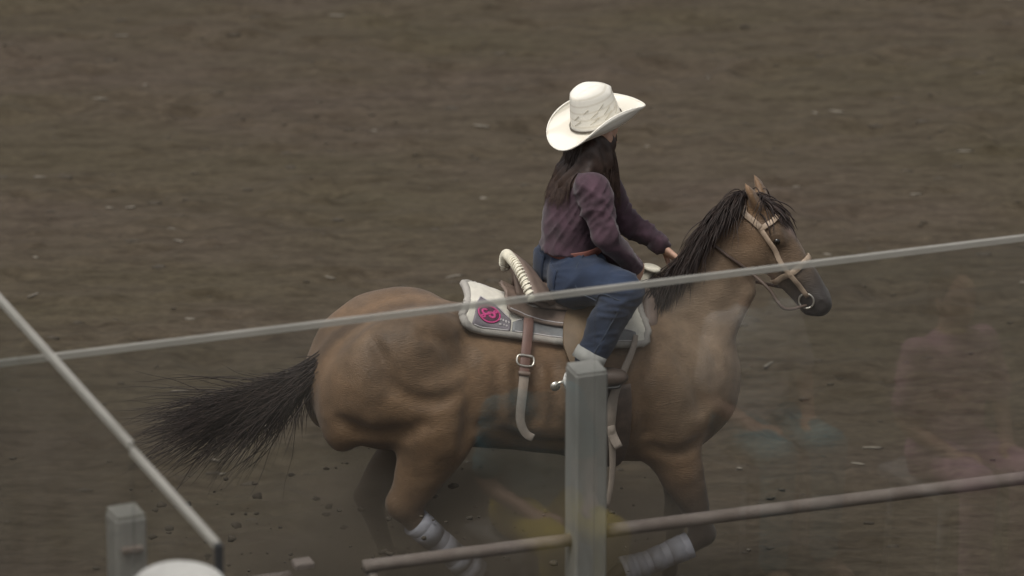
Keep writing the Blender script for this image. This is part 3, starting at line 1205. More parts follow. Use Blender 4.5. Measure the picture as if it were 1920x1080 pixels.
A_r, A_m, A_f = abs(ang_of(e_rear_low)), abs(ang_of(e_mid_low)), abs(ang_of(e_front_low))
nu, nv = 70, 65
uu = np.linspace(0, 1, nu)
xs = x_rear + (x_front - x_rear) * uu
amax = np.interp(xs, [x_rear, e_mid_low[0], x_front], [A_r, A_m, A_f])
cr_ = 0.055
corner = np.sqrt(np.clip(1 - np.clip(1 - uu / cr_, 0, 1) ** 2, 0, 1)) * 0.20 + 0.80
corner *= np.sqrt(np.clip(1 - np.clip(1 - (1 - uu) / cr_, 0, 1) ** 2, 0, 1)) * 0.12 + 0.88
amax = amax * corner
vv = np.linspace(-1, 1, nv)
AA = amax[:, None] * vv[None]
XX = xs[:, None] - 0.055 * np.abs(vv)[None] ** 3 * (1 - uu)[:, None] ** 2 * (vv < 0)[None] + 0.10 * np.clip(vv, 0, 1)[None] * (1 - uu)[:, None] ** 2
PADT = 0.034
top = drape(XX, AA, PADT)
top[..., 2] += (0.012 + 0.062 * np.clip(1 - uu / 0.42, 0, 1)[:, None] ** 0.8) * (1 - np.abs(vv)[None] ** 1.6)
for _ in range(2):
    q = top.copy()
    q[1:-1, 1:-1] = 0.25 * (top[:-2, 1:-1] + top[2:, 1:-1] + top[1:-1, :-2] + top[1:-1, 2:])
    top = q
gn = -grid_normals(top)
if gn[nu // 2, nv // 2, 2] < 0:
    gn = -gn
pad = Thing('saddle_pad', 'cream saddle pad with grey wear leathers and a pink emblem, under the saddle', 'saddle pad', top[nu // 2, nv // 2])
V_, F_ = grid_shell(top, 0.028, gn)
padb = pad.part('felt', V_, F_, M['pad'])
# rolled border all round
rim = np.vstack([top[:, 0], top[-1, 1:], top[::-1, -1][1:], top[0, ::-1][1:]])
rim_n = np.vstack([gn[:, 0], gn[-1, 1:], gn[::-1, -1][1:], gn[0, ::-1][1:]])
V_, F_ = tube(rim - rim_n * 0.012, 0.0165, 8)
pad.part('border', V_, F_, M['pad_edge'])


def on_pad(u, v, lift):
    """pad surface at grid fraction u (rear-front), v (-1 near edge .. 1 far edge)"""
    fu, fv = np.asarray(u) * (nu - 1), (np.asarray(v) + 1) / 2 * (nv - 1)
    i, j = np.clip(fu.astype(int), 0, nu - 2), np.clip(fv.astype(int), 0, nv - 2)
    a, b = (fu - i)[..., None], (fv - j)[..., None]

    def s(G):
        return G[i, j] * (1 - a) * (1 - b) + G[i + 1, j] * a * (1 - b) + G[i, j + 1] * (1 - a) * b + G[i + 1, j + 1] * a * b
    lift = np.asarray(lift, float)
    return s(top) + unit(s(gn)) * (lift[..., None] if lift.ndim else lift)


def patch(outer, inner, u0, u1, lift, th, n=24, m=7):
    """leather panel between two v-curves"""
    u = np.linspace(u0, u1, n)
    vo, vi = outer(u), inner(u)
    w = np.linspace(0, 1, m)
    G = on_pad(np.repeat(u[:, None], m, 1), vo[:, None] * (1 - w) + vi[:, None] * w, lift)
    N_ = -grid_normals(G)
    if (N_[n // 2, m // 2] @ gn[nu // 2, nv // 2]) < 0:
        N_ = -N_
    return grid_shell(G, th, N_), G


for sv in (-1, 1):
    outer = lambda u: sv * np.full_like(u, 0.975)
    inner1 = lambda u: sv * np.interp(u, [0.03, 0.06, 0.14, 0.24], [0.62, 0.42, 0.52, 0.78])
    (V_, F_), G1 = patch(outer, inner1, 0.035, 0.235, 0.005, 0.006)
    pad.part('wear_leather', V_, F_, M['wear'], label='lavender grey rear wear leather' if sv < 0 else None)
    inner2 = lambda u: sv * np.interp(u, [0.245, 0.30, 0.8, 0.93], [0.80, 0.70, 0.72, 0.85])
    (V_, F_), G2 = patch(outer, inner2, 0.245, 0.93, 0.005, 0.006, 40)
    pad.part('wear_leather', V_, F_, M['wear2'], label='blue grey front wear leather' if sv < 0 else None)
    # stitched seam lines
    for G_, rows in ((G1, (0, -1)), (G2, (0, -1))):
        for rr_ in rows:
            V_, F_ = tube(G_[1:-1, rr_] + 0.001, 0.0022, 5)
            pad.part('seam', V_, F_, M['thread'])


def disc(u0, v0, du, dv, lift, rot=0.0, n=28, hole=0.0, a0=0.0, a1=2 * math.pi):
    a = np.linspace(a0, a1, n)
    rr_ = np.linspace(hole, 1, 4)
    x = rr_[:, None] * np.cos(a) * du
    y = rr_[:, None] * np.sin(a) * dv
    c, s = math.cos(rot), math.sin(rot)
    G = on_pad(u0 + c * x - s * y * 0.55, v0 + s * x * 1.8 + c * y, lift)
    N_ = grid_normals(G + 1e-7 * rng.randn(*G.shape))
    Nn = unit(on_pad(np.array(u0), np.array(v0), lift + 1) - on_pad(np.array(u0), np.array(v0), lift))
    N_ = np.broadcast_to(Nn, G.shape)
    return grid_shell(G, 0.002, N_)


EU, EV = 0.108, -0.73
V_, F_ = disc(EU, EV, 0.066, 0.16, 0.0075, 0.25)
emb = pad.part('emblem', V_, F_, M['plum'], label='pink and plum oval emblem')
for (du, dv, sx, sy_, hole, a0, a1) in ((0, 0, 0.064, 0.155, 0.86, 0, 6.283), (-0.022, 0.02, 0.022, 0.062, 0.45, 0.6, 5.6), (0.016, -0.02, 0.022, 0.058, 0.42, 3.4, 8.6),
                                       (0.0, 0.0, 0.012, 0.03, 0.0, 0, 6.283), (0.034, 0.045, 0.012, 0.03, 0.3, 0, 6.283), (-0.03, -0.06, 0.014, 0.03, 0.3, 0, 6.283)):
    V_, F_ = disc(EU + du, EV + dv, sx, sy_, 0.0095, 0.25, 24, hole, a0, a1)
    pad.part('emblem_stroke', V_, F_, M['pink'], parent=emb)
for k, (u, v, w, h) in enumerate(((0.172, -0.79, 0.010, 0.05), (0.190, -0.80, 0.008, 0.045), (0.206, -0.815, 0.010, 0.05), (0.221, -0.825, 0.006, 0.045),
                                 (0.176, -0.88, 0.012, 0.03), (0.197, -0.885, 0.007, 0.03), (0.212, -0.895, 0.009, 0.03))):
    V_, F_ = disc(u, v, w * 0.6, h * 0.5, 0.0085, 0.1, 10, 0.35)
    pad.part('lettering', V_, F_, M['thread'])

# ================================================================== SADDLE
CANT = H(958, 484, 0)
cn_end = H(1018, 552, -0.185)
saddle = Thing('saddle', 'brown leather western saddle with white laced cantle, on the cream pad', 'saddle', on_pad(np.array(0.5), np.array(0.0), 0.02))


def u_of(px, py):
    return (HF.hit(px, py, 0.04)[0] - x_rear) / (x_front - x_rear)


def leaf(u, v, lift):
    return on_pad(np.clip(u, 0.0, 1.0), np.clip(v, -1, 1), lift)


# skirts: one panel on each side
for sv in (-1, 1):
    us = np.linspace(0.195, 0.90, 40)
    vo = sv * np.interp(us, [0.195, 0.21, 0.30, 0.45, 0.6, 0.8, 0.90], [0.62, 0.67, 0.70, 0.76, 0.78, 0.66, 0.50])
    w = np.linspace(0, 1, 14)
    G = leaf(np.repeat(us[:, None], 14, 1), vo[:, None] * (1 - w) + sv * 0.02 * w, 0.022 + 0.012 * (np.abs(vo)[:, None] * (1 - w) < 0.3))
    flare = np.clip((0.30 - us) / 0.12, 0, 1)[:, None] * (1 - w) * 0.02
    N_ = np.sign(grid_normals(G)[20, 7] @ gn[35, 32]) * grid_normals(G)
    G = G + N_ * flare[..., None]
    V_, F_ = grid_shell(G, 0.010, N_)
    sk = saddle.part('skirt', V_, F_, M['leather'])
    V_, F_ = tube(G[1:-1, 1] + N_[1:-1, 1] * 0.001, 0.002, 5)
    saddle.part('stitching', V_, F_, M['thread'], parent=sk)

# seat jockey: raised leather over the tree, from cantle to swell
us = np.linspace(0.26, 0.90, 40)
w = np.linspace(-1, 1, 31)
hs_ = np.interp(us, [0.26, 0.36, 0.50, 0.66, 0.78, 0.86, 0.90], [0.085, 0.07, 0.045, 0.05, 0.10, 0.11, 0.06])
wv_ = np.interp(us, [0.26, 0.40, 0.6, 0.8, 0.90], [0.30, 0.44, 0.46, 0.38, 0.26])
G = leaf(np.repeat(us[:, None], 31, 1), wv_[:, None] * w, 0.040) 
G[..., 2] += hs_[:, None] * np.clip(1 - np.abs(w) ** 2.2, 0, 1)
N_ = np.sign((grid_normals(G)[20, 15])[2]) * grid_normals(G)
V_, F_ = grid_shell(G, 0.02, N_)
saddle.part('seat', V_, F_, M['leather'])

# cantle: a dished upright with a white rawhide-laced rim
aa = np.linspace(-1, 1, 41)
dxn, dzn = 0.03, 0.112
arc = np.stack([CANT[0] + dxn * np.abs(aa) ** 2.0, 0.185 * aa, CANT[2] - dzn * np.abs(aa) ** 2.4], 1)
ub = np.full(41, (CANT[0] + 0.10 - x_rear) / (x_front - x_rear))
base = leaf(ub + 0.04 * aa ** 2, 0.40 * aa, 0.035)
w = np.linspace(0, 1, 8)[None, :, None]
G = arc[:, None] * (1 - w) + base[:, None] * w
G[..., 0] += 0.03 * np.sin(w[..., 0] * math.pi)
N_ = grid_normals(G)
if N_[20, 4, 0] > 0:
    N_ = -N_
V_, F_ = grid_shell(G, 0.022, N_)
cant = saddle.part('cantle', V_, F_, M['leather'])
T_, _, _ = frames(arc)
rimP = crom(arc, 90)
V_, F_ = tube(rimP, 0.0155 + 0.003 * np.sin(np.arange(90) * 1.7), 10)
V_[:, 0] = V_[:, 0]
saddle.part('binding', V_, F_, M['rawhide'], parent=cant, label='white rawhide laced rim')
mb = MB()
for i in range(46, 88, 3):
    pass
for i in range(4, 86, 3):          # lace turns
    p = rimP[i]
    t_ = unit(rimP[i + 1] - rimP[i - 1])
    n_1 = unit(np.cross(t_, [1, 0, 0.2]))
    b_1 = np.cross(t_, n_1)
    al = np.linspace(0, 2 * math.pi, 13)
    ring = p + 0.0185 * (np.cos(al)[:, None] * n_1 + np.sin(al)[:, None] * b_1) + t_ * (0.012 * (al / math.pi - 1))[:, None]
    V_, F_ = tube(ring, 0.0042, 5)
    mb.add(V_, F_)
V_, F_ = mb.get()
saddle.part('lacing', V_, F_, M['rawhide'], parent=cant)

# swell and horn
SW = H(1196, 560, 0)
sf = Field(SW - [0.15, 0.2, 0.15], SW + [0.15, 0.2, 0.2], 0.008)
sf.loft([SW + [0.0, -0.13, -0.06], SW + [0.01, -0.07, 0.0], SW + [0.015, 0, 0.025], SW + [0.01, 0.07, 0.0], SW + [0.0, 0.13, -0.06]],
        [0.045, 0.05, 0.05, 0.05, 0.045], [0.04, 0.045, 0.045, 0.045, 0.04], k=0.03, lat=(1, 0, 0))
V_, F_ = sf.mesh()
saddle.part('swell', V_, F_, M['leather'])
HB = SW + [0.02, 0, 0.05]
hnp = np.array([HB, HB + [0.012, 0, 0.03], HB + [0.03, 0, 0.06], HB + [0.033, 0, 0.066], HB + [0.036, 0, 0.078], HB + [0.037, 0, 0.082]])
V_, F_ = tube(hnp, [0.026, 0.019, 0.021, 0.038, 0.040, 0.030], 16)
saddle.part('horn', V_, F_, M['rawhide'])

# fenders and stirrups
for sv in (-1, 1):
    m_ = np.array([1, 1, 1]) if sv < 0 else np.array([1, -1, 1])
    ctr = [HF.hit(1105, 560, 0.085), HF.hit(1098, 600, 0.07), HF.hit(1092, 640, 0.055), HF.hit(1090, 672, 0.05), HF.hit(1092, 700, 0.05)]
    ctr = crom(np.array(ctr), 20) * m_
    nn = unit(HF.grad(ctr))
    wd = np.interp(np.linspace(0, 1, 20), [0, 0.3, 0.6, 0.85, 1], [0.14, 0.17, 0.15, 0.09, 0.06])
    V_, F_ = strap(ctr, nn, wd, 0.008)
    fd = saddle.part('fender', V_, F_, M['tan'], label='tan leather fender behind the rider\'s leg' if sv < 0 else None)
    c = ctr[-1] + nn[-1] * 0.02
    al = np.linspace(math.radians(-40), math.radians(220), 25)
    # bow-shaped stirrup hanging below the fender
    bow = np.stack([0.0 * al, 0.062 * np.cos(al), 0.075 * np.sin(al)], 1) + c + [0, 0, -0.085]
    tread = np.array([bow[-1], bow[-1] * 0.5 + bow[0] * 0.5 + [0, 0, -0.006], bow[0]])
    V1, F1 = tube(bow, 0.011, 8)
    V2, F2 = strap(crom(tread, 8), [0, 0, 1], 0.05, 0.016)
    V_, F_ = MB().add(V1, F1).add(V2, F2).get()
    saddle.part('stirrup', V_, F_, M['rawhide'], parent=fd)

# rigging dee and the loose rear billet strap
dee = HF.hit(993, 575, 0.062)
dn = unit(HF.grad(dee[None]))[0]
dt = unit(np.array([1.0, 0, -0.18]) - dn * (np.array([1.0, 0, -0.18]) @ dn))
db = np.cross(dn, dt)
if db[2] < 0:
    db = -db
al = np.linspace(0, 2 * math.pi, 33)
ring = dee + dn * 0.012 + dt * (0.036 * np.sign(np.cos(al)) * np.abs(np.cos(al)) ** 0.7)[:, None] + db * (0.017 * np.sin(al))[:, None]
V_, F_ = tube(ring, 0.0075, 8)
saddle.part('dee_ring', V_, F_, M['metal'])
bl = [dee + dn * 0.012] + [HF.hit(x, y, o) for x, y, o in ((991, 600, 0.062), (989, 630, 0.052), (985, 665, 0.036), (982, 705, 0.030))]
blp = crom(np.array(bl), 24)
V_, F_ = strap(blp, unit(HF.grad(blp)), 0.040, 0.006)
bil = saddle.part('billet_strap', V_, F_, M['redleather'], label='reddish brown rear billet strap')
bc = blp[19]
bn = unit(HF.grad(bc[None]))[0]
bt = unit(blp[20] - blp[18])
bs = np.cross(bn, bt)
q = [bc + bn * 0.008 + bs * sx * 0.028 + bt * sy_ * 0.018 for sx, sy_ in ((-1, -1), (1, -1), (1, 1), (-1, 1), (-1, -1), (1, -1))]
V_, F_ = tube(crom(np.array(q), 40), 0.0045, 6)
saddle.part('buckle', V_, F_, M['metal'], parent=bil)
tl = [HF.hit(x, y, o) for x, y, o in ((983, 700, 0.030), (979, 740, 0.028), (975, 780, 0.034))]
tl += [tl[-1] + (H(x, y, -0.36) - H(975, 780, -0.36)) + dn * k for x, y, k in ((977, 805, 0.012), (984, 827, 0.03), (994, 842, 0.05))]
tlp = crom(np.array(tl), 24)
V_, F_ = strap(tlp, np.array([0.0, -1, 0.1]), np.linspace(0.040, 0.030, 24), 0.005)
saddle.part('strap_end', V_, F_, M['paleleather'], parent=bil, label='pale hanging strap tip')
V_, F_ = strap(np.array([blp[-2] + dn * 0.003, blp[-1] + dn * 0.003]), dn, 0.048, 0.009)
saddle.part('keeper', V_, F_, M['leather'], parent=bil)

# front cinch around the girth, long latigo hanging beside it
ca = np.concatenate([np.linspace(-1.25, -math.pi, 30), np.linspace(math.pi - 0.1, 1.25, 29)])
xc = HF.hit(1150, 690, 0.02)[0]
cp = drape(np.full(len(ca), xc), ca, 0.010)
V_, F_ = strap(cp, unit(HF.grad(cp)), 0.125, 0.012)
saddle.part('cinch', V_, F_, M['rein'], label='dark woven cinch around the girth')
lt = [HF.hit(1192, 628, 0.05), HF.hit(1186, 655, 0.045), HF.hit(1167, 700, 0.04), HF.hit(1151, 740, 0.04), HF.hit(1145, 780, 0.045)]
lt += [lt[-1] + (H(x, y, -0.36) - H(1145, 780, -0.36)) + [0, -k, 0] for x, y, k in ((1146, 810, 0.0), (1157, 836, 0.02))]
ltp = crom(np.array(lt), 30)
V_, F_ = strap(ltp, np.array([0.1, -1, 0.1]), np.interp(np.linspace(0, 1, 30), [0, 0.3, 0.6, 1], [0.020, 0.030, 0.045, 0.034]), 0.005)
saddle.part('latigo', V_, F_, M['paleleather'], label='pale latigo strap hanging behind the foreleg')
lt = [ltp[22] + [0.0, -0.004, 0], ltp[22] + (H(1150, 860, -0.36) - H(1146, 800, -0.36)), ltp[22] + (H(1147, 910, -0.36) - H(1146, 800, -0.36)), ltp[22] + (H(1138, 955, -0.36) - H(1146, 800, -0.36))]
V_, F_ = strap(crom(np.array(lt), 16), np.array([0.1, -1, 0.1]), np.linspace(0.030, 0.020, 16), 0.005)
saddle.part('latigo', V_, F_, M['paleleather'])

# ================================================================== BRIDLE
bridle = Thing('bridle', 'leather bridle with pale headstall and reins on the horse\'s head', 'bridle', hp(0.4))


def head_loop(s, a0, a1, n=30, off=0.004, s2=None):
    al = np.linspace(a0, a1, n)
    ss = np.linspace(s, s if s2 is None else s2, n)
    p = np.array([hp(q, 0.12 * math.cos(x), 0.12 * math.sin(x)) for q, x in zip(ss, al)])
    for _ in range(3):
        p = HF.snap(p, off, 3)
    return p


def head_strap(name, P, w, m, th=0.005, label=None, par=None):
    V_, F_ = strap(P, unit(HF.grad(P)), w, th)
    return bridle.part(name, V_, F_, m, label=label, parent=par)


for sv in (-1, 1):
    P = crom(np.array([hp(0.14, 0.02, 0.095 * sv), hp(0.05, 0.01, 0.09 * sv), hp(-0.03, 0.0, 0.085 * sv), hp(-0.09, 0.015, 0.08 * sv)]), 20)
    for _ in range(3):
        P = HF.snap(P, 0.005, 3)
    head_strap('crown_strap', P, 0.024, M['bridle'], label='pale strap behind the near ear' if sv < 0 else None)
head_strap('brow_band', head_loop(0.14, -1.5, 1.5, 30), 0.022, M['bridle'])
for sv in (-1, 1):
    al = np.linspace(0.10, 0.84, 24)
    p = np.array([hp(q, 0.02 - 0.05 * (q - 0.1), 0.12 * sv) for q in al])
    for _ in range(3):
        p = HF.snap(p, 0.004, 3)
    ck = head_strap('cheek_strap', p, 0.020, M['bridle'])
    c = HF.snap(hp(0.86, -0.03, 0.08 * sv)[None], 0.006)[0]
    al = np.linspace(0, 2 * math.pi, 25)
    ring = c + 0.030 * (np.cos(al)[:, None] * HD + np.sin(al)[:, None] * HU)
    V_, F_ = tube(ring, 0.004, 6)
    bt_ = bridle.part('bit_ring', V_, F_, M['metal'])
head_strap('noseband', head_loop(0.60, -math.pi + 0.05, math.pi - 0.05, 44), 0.024, M['bridle'])

# ================================================================== RIDER
PEL, WAI, CHE, NEB, HEA = H(1082, 505), H(1076, 450), H(1082, 388), H(1097, 326), H(1118, 246)
SN, SF = H(1110, 354, -0.165), H(1108, 300, 0.155)
EN, WN, HN = H(1134, 438, -0.235), H(1186, 498, -0.15), H(1212, 520, -0.06)
EF, WF, HFN = H(1168, 410, 0.19), H(1236, 458, 0.07), H(1262, 480, 0.035)
HIPN, KN, AN = H(1078, 522, -0.105), H(1170, 545, -0.315), H(1098, 684, -0.345)
MIR = np.array([1, -1, 1])
HIPF, KF, AF = HIPN * MIR, KN * MIR, AN * MIR
th_h = math.radians(28)
hf = np.array([math.cos(th_h), math.sin(th_h), 0.0])
hl = np.array([-math.sin(th_h), math.cos(th_h), 0.0])
hu = np.array([0, 0, 1.0])
FM = np.stack([hf, hl, hu], 1)


def hh(f, l, u):
    return HEA + hf * f + hl * l + hu * u


rider = Thing('person', 'rider in white straw hat, plum shirt and jeans astride the galloping horse', 'person', PEL + [0, 0, -0.1])
RF = Field((-0.02, -0.48, 0.92), (0.80, 0.46, 2.42), 0.0068)
# skin body
RF.loft([PEL, WAI, CHE, NEB + [0, 0, -0.03]], [0.09, 0.085, 0.095, 0.05], [0.12, 0.11, 0.125, 0.07], k=0.03)
RF.loft([SN, NEB + [0, 0, -0.02], SF], [0.035, 0.045, 0.035], [0.035, 0.05, 0.035], k=0.03, lat=(1, 0, 0))
RF.loft([NEB + [0, 0, -0.04], hh(-0.015, 0, -0.07)], [0.05, 0.048], [0.052, 0.048], k=0.03)
RF.ell(hh(-0.005, 0, 0.015), (0.092, 0.073, 0.105), 0.02, FM)
RF.ell(hh(0.03, 0, -0.055), (0.055, 0.052, 0.065), 0.03, FM)                  # jaw
RF.loft([hh(0.088, 0, 0.012), hh(0.104, 0, -0.022), hh(0.094, 0, -0.032)], [0.009, 0.012, 0.010], [0.008, 0.013, 0.012], k=0.012, lat=hl)   # nose
for sv in (-1, 1):
    RF.ell(hh(0.078, 0.032 * sv, 0.008), (0.018, 0.016, 0.010), 0.012, FM, carve=True)   # eye sockets
    RF.ell(hh(0.074, 0.032 * sv, 0.007), (0.012, 0.014, 0.009), 0.004, FM)
    RF.ell(hh(-0.005, 0.076 * sv, -0.012), (0.020, 0.008, 0.030), 0.008, FM)             # ears
RF.loft([hh(0.088, -0.022, -0.062), hh(0.096, 0, -0.060), hh(0.088, 0.022, -0.062)], 0.007, 0.008, k=0.008, lat=(0, 0, 1))   # lips
for S_, E_, W_ in ((SN, EN, WN), (SF, EF, WF)):
    RF.loft([S_, (S_ + E_) / 2, E_], [0.042, 0.040, 0.034], [0.042, 0.040, 0.034], k=0.02)
    RF.loft([E_, (E_ * 0.6 + W_ * 0.4), W_], [0.034, 0.034, 0.024], [0.034, 0.034, 0.026], k=0.015)
for A_, K_, N_ in ((HIPN, KN, AN), (HIPF, KF, AF)):
    RF.loft([A_, K_], [0.075, 0.052], [0.075, 0.052], k=0.03)
    RF.loft([K_, K_ * 0.6 + N_ * 0.4, N_], [0.050, 0.048, 0.032], [0.050, 0.048, 0.032], k=0.02)


def hand(W_, C_, grip, out):
    """palm from wrist W_ to knuckles C_; four fingers curl round the axis 'grip', thumb on the side"""
    d = unit(C_ - W_)
    grip = unit(grip - d * (grip @ d))
    pn = np.cross(d, grip)              # palm-back normal
    if pn @ out < 0:
        pn = -pn
    kn = W_ + d * 0.088
    RF.loft([W_, W_ + d * 0.045, kn], [0.017, 0.015, 0.013], [0.025, 0.036, 0.038], k=0.012, lat=grip)
    for i, (o, ln) in enumerate(((-0.030, 0.9), (-0.010, 1.05), (0.010, 1.0), (0.029, 0.8))):
        k0 = kn + grip * o - d * abs(o) * 0.2
        p1 = k0 + (d * 0.9 - pn * 0.35) * 0.036 * ln
        p2 = p1 + (d * 0.05 - pn * 1.0) * 0.027 * ln
        p3 = p2 + (-d * 0.85 - pn * 0.35) * 0.022 * ln
        RF.loft([k0 - d * 0.01, k0, p1, p2, p3], [0.0095, 0.0095, 0.0085, 0.0082, 0.007], [0.0095, 0.0095, 0.0085, 0.0082, 0.007], k=0.004, lat=grip)
    t0 = W_ + d * 0.03 - grip * 0.03
    RF.loft([t0, t0 + d * 0.026 - grip * 0.020 - pn * 0.012, t0 + d * 0.052 - grip * 0.018 - pn * 0.030, t0 + d * 0.068 - grip * 0.006 - pn * 0.042],
            [0.013, 0.011, 0.0095, 0.008], [0.013, 0.011, 0.0095, 0.008], k=0.006, lat=pn)


hand(WF, HFN, np.array([0.1, -1.0, 0.25]), np.array([0.3, -0.2, 1.0]))
hand(WN, HN, np.array([0.3, 0.3, 1.0]), np.array([0.3, -1.0, 0.2]))
V_, F_ = RF.mesh()
V_ = relax(V_, F_, 1, 0.4)
rider.part('body', V_, F_, M['skin'])

# shirt
SHF = Field((-0.06, -0.40, 1.45), (0.74, 0.36, 2.22), 0.0085)
SHF.loft([H(1066, 478), H(1068, 450), H(1080, 395), H(1092, 350), NEB + [0, 0, -0.015]], [0.112, 0.106, 0.122, 0.10, 0.065], [0.142, 0.132, 0.150, 0.145, 0.075], k=0.03)
SHF.loft([SN + [0, 0, 0.005], NEB + [-0.01, 0, -0.025], SF + [0, 0, 0.005]], [0.052, 0.06, 0.05], [0.058, 0.07, 0.055], k=0.04, lat=(1, 0, 0))
SHF.loft([SN, SN * 0.5 + EN * 0.5, EN], [0.060, 0.057, 0.050], [0.057, 0.054, 0.047], k=0.03)
SHF.loft([EN, EN * 0.5 + WN * 0.5, WN], [0.050, 0.047, 0.038], [0.047, 0.045, 0.038], k=0.02)
SHF.loft([SF, SF * 0.5 + EF * 0.5, EF], [0.062, 0.060, 0.054], [0.060, 0.058, 0.052], k=0.03)
SHF.loft([EF, EF * 0.5 + WF * 0.5, WF], [0.054, 0.050, 0.036], [0.052, 0.048, 0.038], k=0.02)
SHF.loft([H(1120, 452, -0.02), H(1165, 480, -0.06), H(1186, 500, -0.08)], [0.06, 0.045, 0.02], [0.06, 0.05, 0.03], k=0.04)   # loose front tail
SHF.F[...] = np.maximum(SHF.F, ((WAI[2] - 0.008 + 0.10 * np.clip(SHF.ax[0] - WAI[0] - 0.10, -1, 0)[:, None, None]) - SHF.ax[2][None, None, :]) - 9 * ((SHF.ax[0][:, None, None] > WAI[0] + 0.085)))
V_, F_ = SHF.mesh()
V_ = relax(V_, F_, 1, 0.5)
Ns = vnormals(V_, F_)


def fold(V_, seed, f, amp, axis_):
    """sharp-crested wrinkles running across axis_"""
    a_ = unit(np.array(axis_, float))
    Q = V_ + a_ * (V_ @ a_)[:, None] * 2.2           # finer along the axis: wrinkles lie across it
    n = noise3(Q, f / 14.0, seed)
    m = np.clip(0.5 + 0.7 * noise3(V_, 3.0, seed + 1), 0, 1)
    return amp * ((1 - np.minimum(np.abs(n), 1)) ** 3 - 0.25) * m


V_ = V_ + Ns * (fold(V_, 21, 46, 0.020, (0.5, 0.25, 0.8)) + fold(V_, 23, 80, 0.012, (0.8, -0.3, -0.5)) + 0.004 * noise3(V_, 7, 22))[:, None]
shirt = rider.part('shirt', V_, F_, M['shirt'], label='plum long sleeved shirt')
cb = NEB + [0.0, 0, 0.005]
al = np.linspace(0, 2 * math.pi, 30)
ring = cb + np.stack([0.062 * np.cos(al), 0.062 * np.sin(al), -0.02 * np.cos(al)], 1)
V_, F_ = strap(ring, unit(ring - cb + [0, 0, 0.02]), 0.035, 0.006)
rider.part('collar', V_, F_, M['shirt'], parent=shirt)
for E_, W_ in ((EN, WN), (EF, WF)):
    d = unit(W_ - E_)
    V_, F_ = tube(np.array([W_ - d * 0.03, W_ - d * 0.028, W_ + d * 0.018, W_ + d * 0.02]), [0.030, 0.0405, 0.0395, 0.030], 18)
    rider.part('cuff', V_, F_, M['shirt'], parent=shirt)

# jeans
JF = Field((-0.06, -0.48, 0.95), (0.66, 0.48, 1.80), 0.0085)
JF.ell(PEL + [0.0, 0, 0.0], (0.115, 0.150, 0.12), 0.04)
JF.ell(PEL + [-0.030, -0.07, -0.03], (0.088, 0.09, 0.10), 0.04)
JF.ell(PEL + [-0.030, 0.07, -0.03], (0.088, 0.09, 0.10), 0.04)
JF.loft([PEL, WAI + [0, 0, -0.03]], [0.110, 0.098], [0.142, 0.122], k=0.03)
for A_, K_, N_ in ((HIPN, KN, AN), (HIPF, KF, AF)):
    JF.loft([A_, A_ * 0.5 + K_ * 0.5 + [0, 0, 0.005], K_], [0.100, 0.088, 0.074], [0.098, 0.086, 0.070], k=0.04)
    JF.loft([K_, K_ * 0.6 + N_ * 0.4, K_ * 0.12 + N_ * 0.88], [0.076, 0.072, 0.060], [0.070, 0.066, 0.058], k=0.02)
V_, F_ = JF.mesh()
V_ = relax(V_, F_, 1, 0.5)
Ns = vnormals(V_, F_)
V_ = V_ + Ns * (fold(V_, 31, 44, 0.014, (0.7, 0.2, -0.7)) + fold(V_, 33, 80, 0.009, (0.2, 0.3, 0.9)) + 0.003 * noise3(V_, 8, 32))[:, None]
jeans = rider.part('jeans', V_, F_, M['jeans'], label='blue denim jeans with pale hems')
for K_, N_ in ((KN, AN), (KF, AF)):
    d = unit(N_ - K_)
    p = K_ * 0.10 + N_ * 0.90
    V_, F_ = tube(np.array([p - d * 0.028, p - d * 0.026, p + d * 0.022, p + d * 0.024]), [0.05, 0.064, 0.066, 0.05], 20)
    rider.part('hem', V_, F_, M['cuff'], parent=jeans)
for sv in (-1, 1):
    m_ = np.array([1, -sv, 1]) if sv > 0 else np.array([1, 1, 1])
    sp_ = crom(np.array([WAI + [0.0, -0.12, -0.03], HIPN + [0.0, -0.11, 0.0], HIPN * 0.4 + KN * 0.6 + [0, -0.07, -0.02], KN + [-0.03, -0.07, -0.02], KN * 0.5 + AN * 0.5 + [-0.02, -0.07, 0], AN + [0, -0.06, 0.04]]), 60) * m_
    sp_ = JF.snap(sp_, 0.002, 8)
    V_, F_ = tube(sp_, 0.0028, 5)
    rider.part('side_seam', V_, F_, M['seam'], parent=jeans)
    pc = PEL + np.array([-0.10, -0.085, 0.0]) * [1, -sv, 1]
    pu, pv_ = np.meshgrid(np.linspace(-1, 1, 9), np.linspace(-1, 1, 9), indexing='ij')
    G = pc + np.stack([0 * pu - 0.03, pu * 0.052 * (1 - 0.12 * (pv_ < 0) * np.abs(pv_)), pv_ * 0.058 - 0.012 * (pv_ < -0.9) * (1 - np.abs(pu))], -1)
    G = JF.snap(G, 0.004, 8)
    V_, F_ = grid_shell(G, 0.004, unit(JF.grad(G)))
    rider.part('back_pocket', V_, F_, M['jeans'], parent=jeans)
al = np.linspace(0, 2 * math.pi, 48)
bp_ = WAI + np.stack([0.110 * np.cos(al), 0.134 * np.sin(al), -0.016 + 0.010 * np.cos(al)], 1)
V_, F_ = strap(bp_, unit(bp_ - WAI + 1e-6), 0.034, 0.006)
rider.part('belt', V_, F_, M['belt'], label='reddish brown belt')

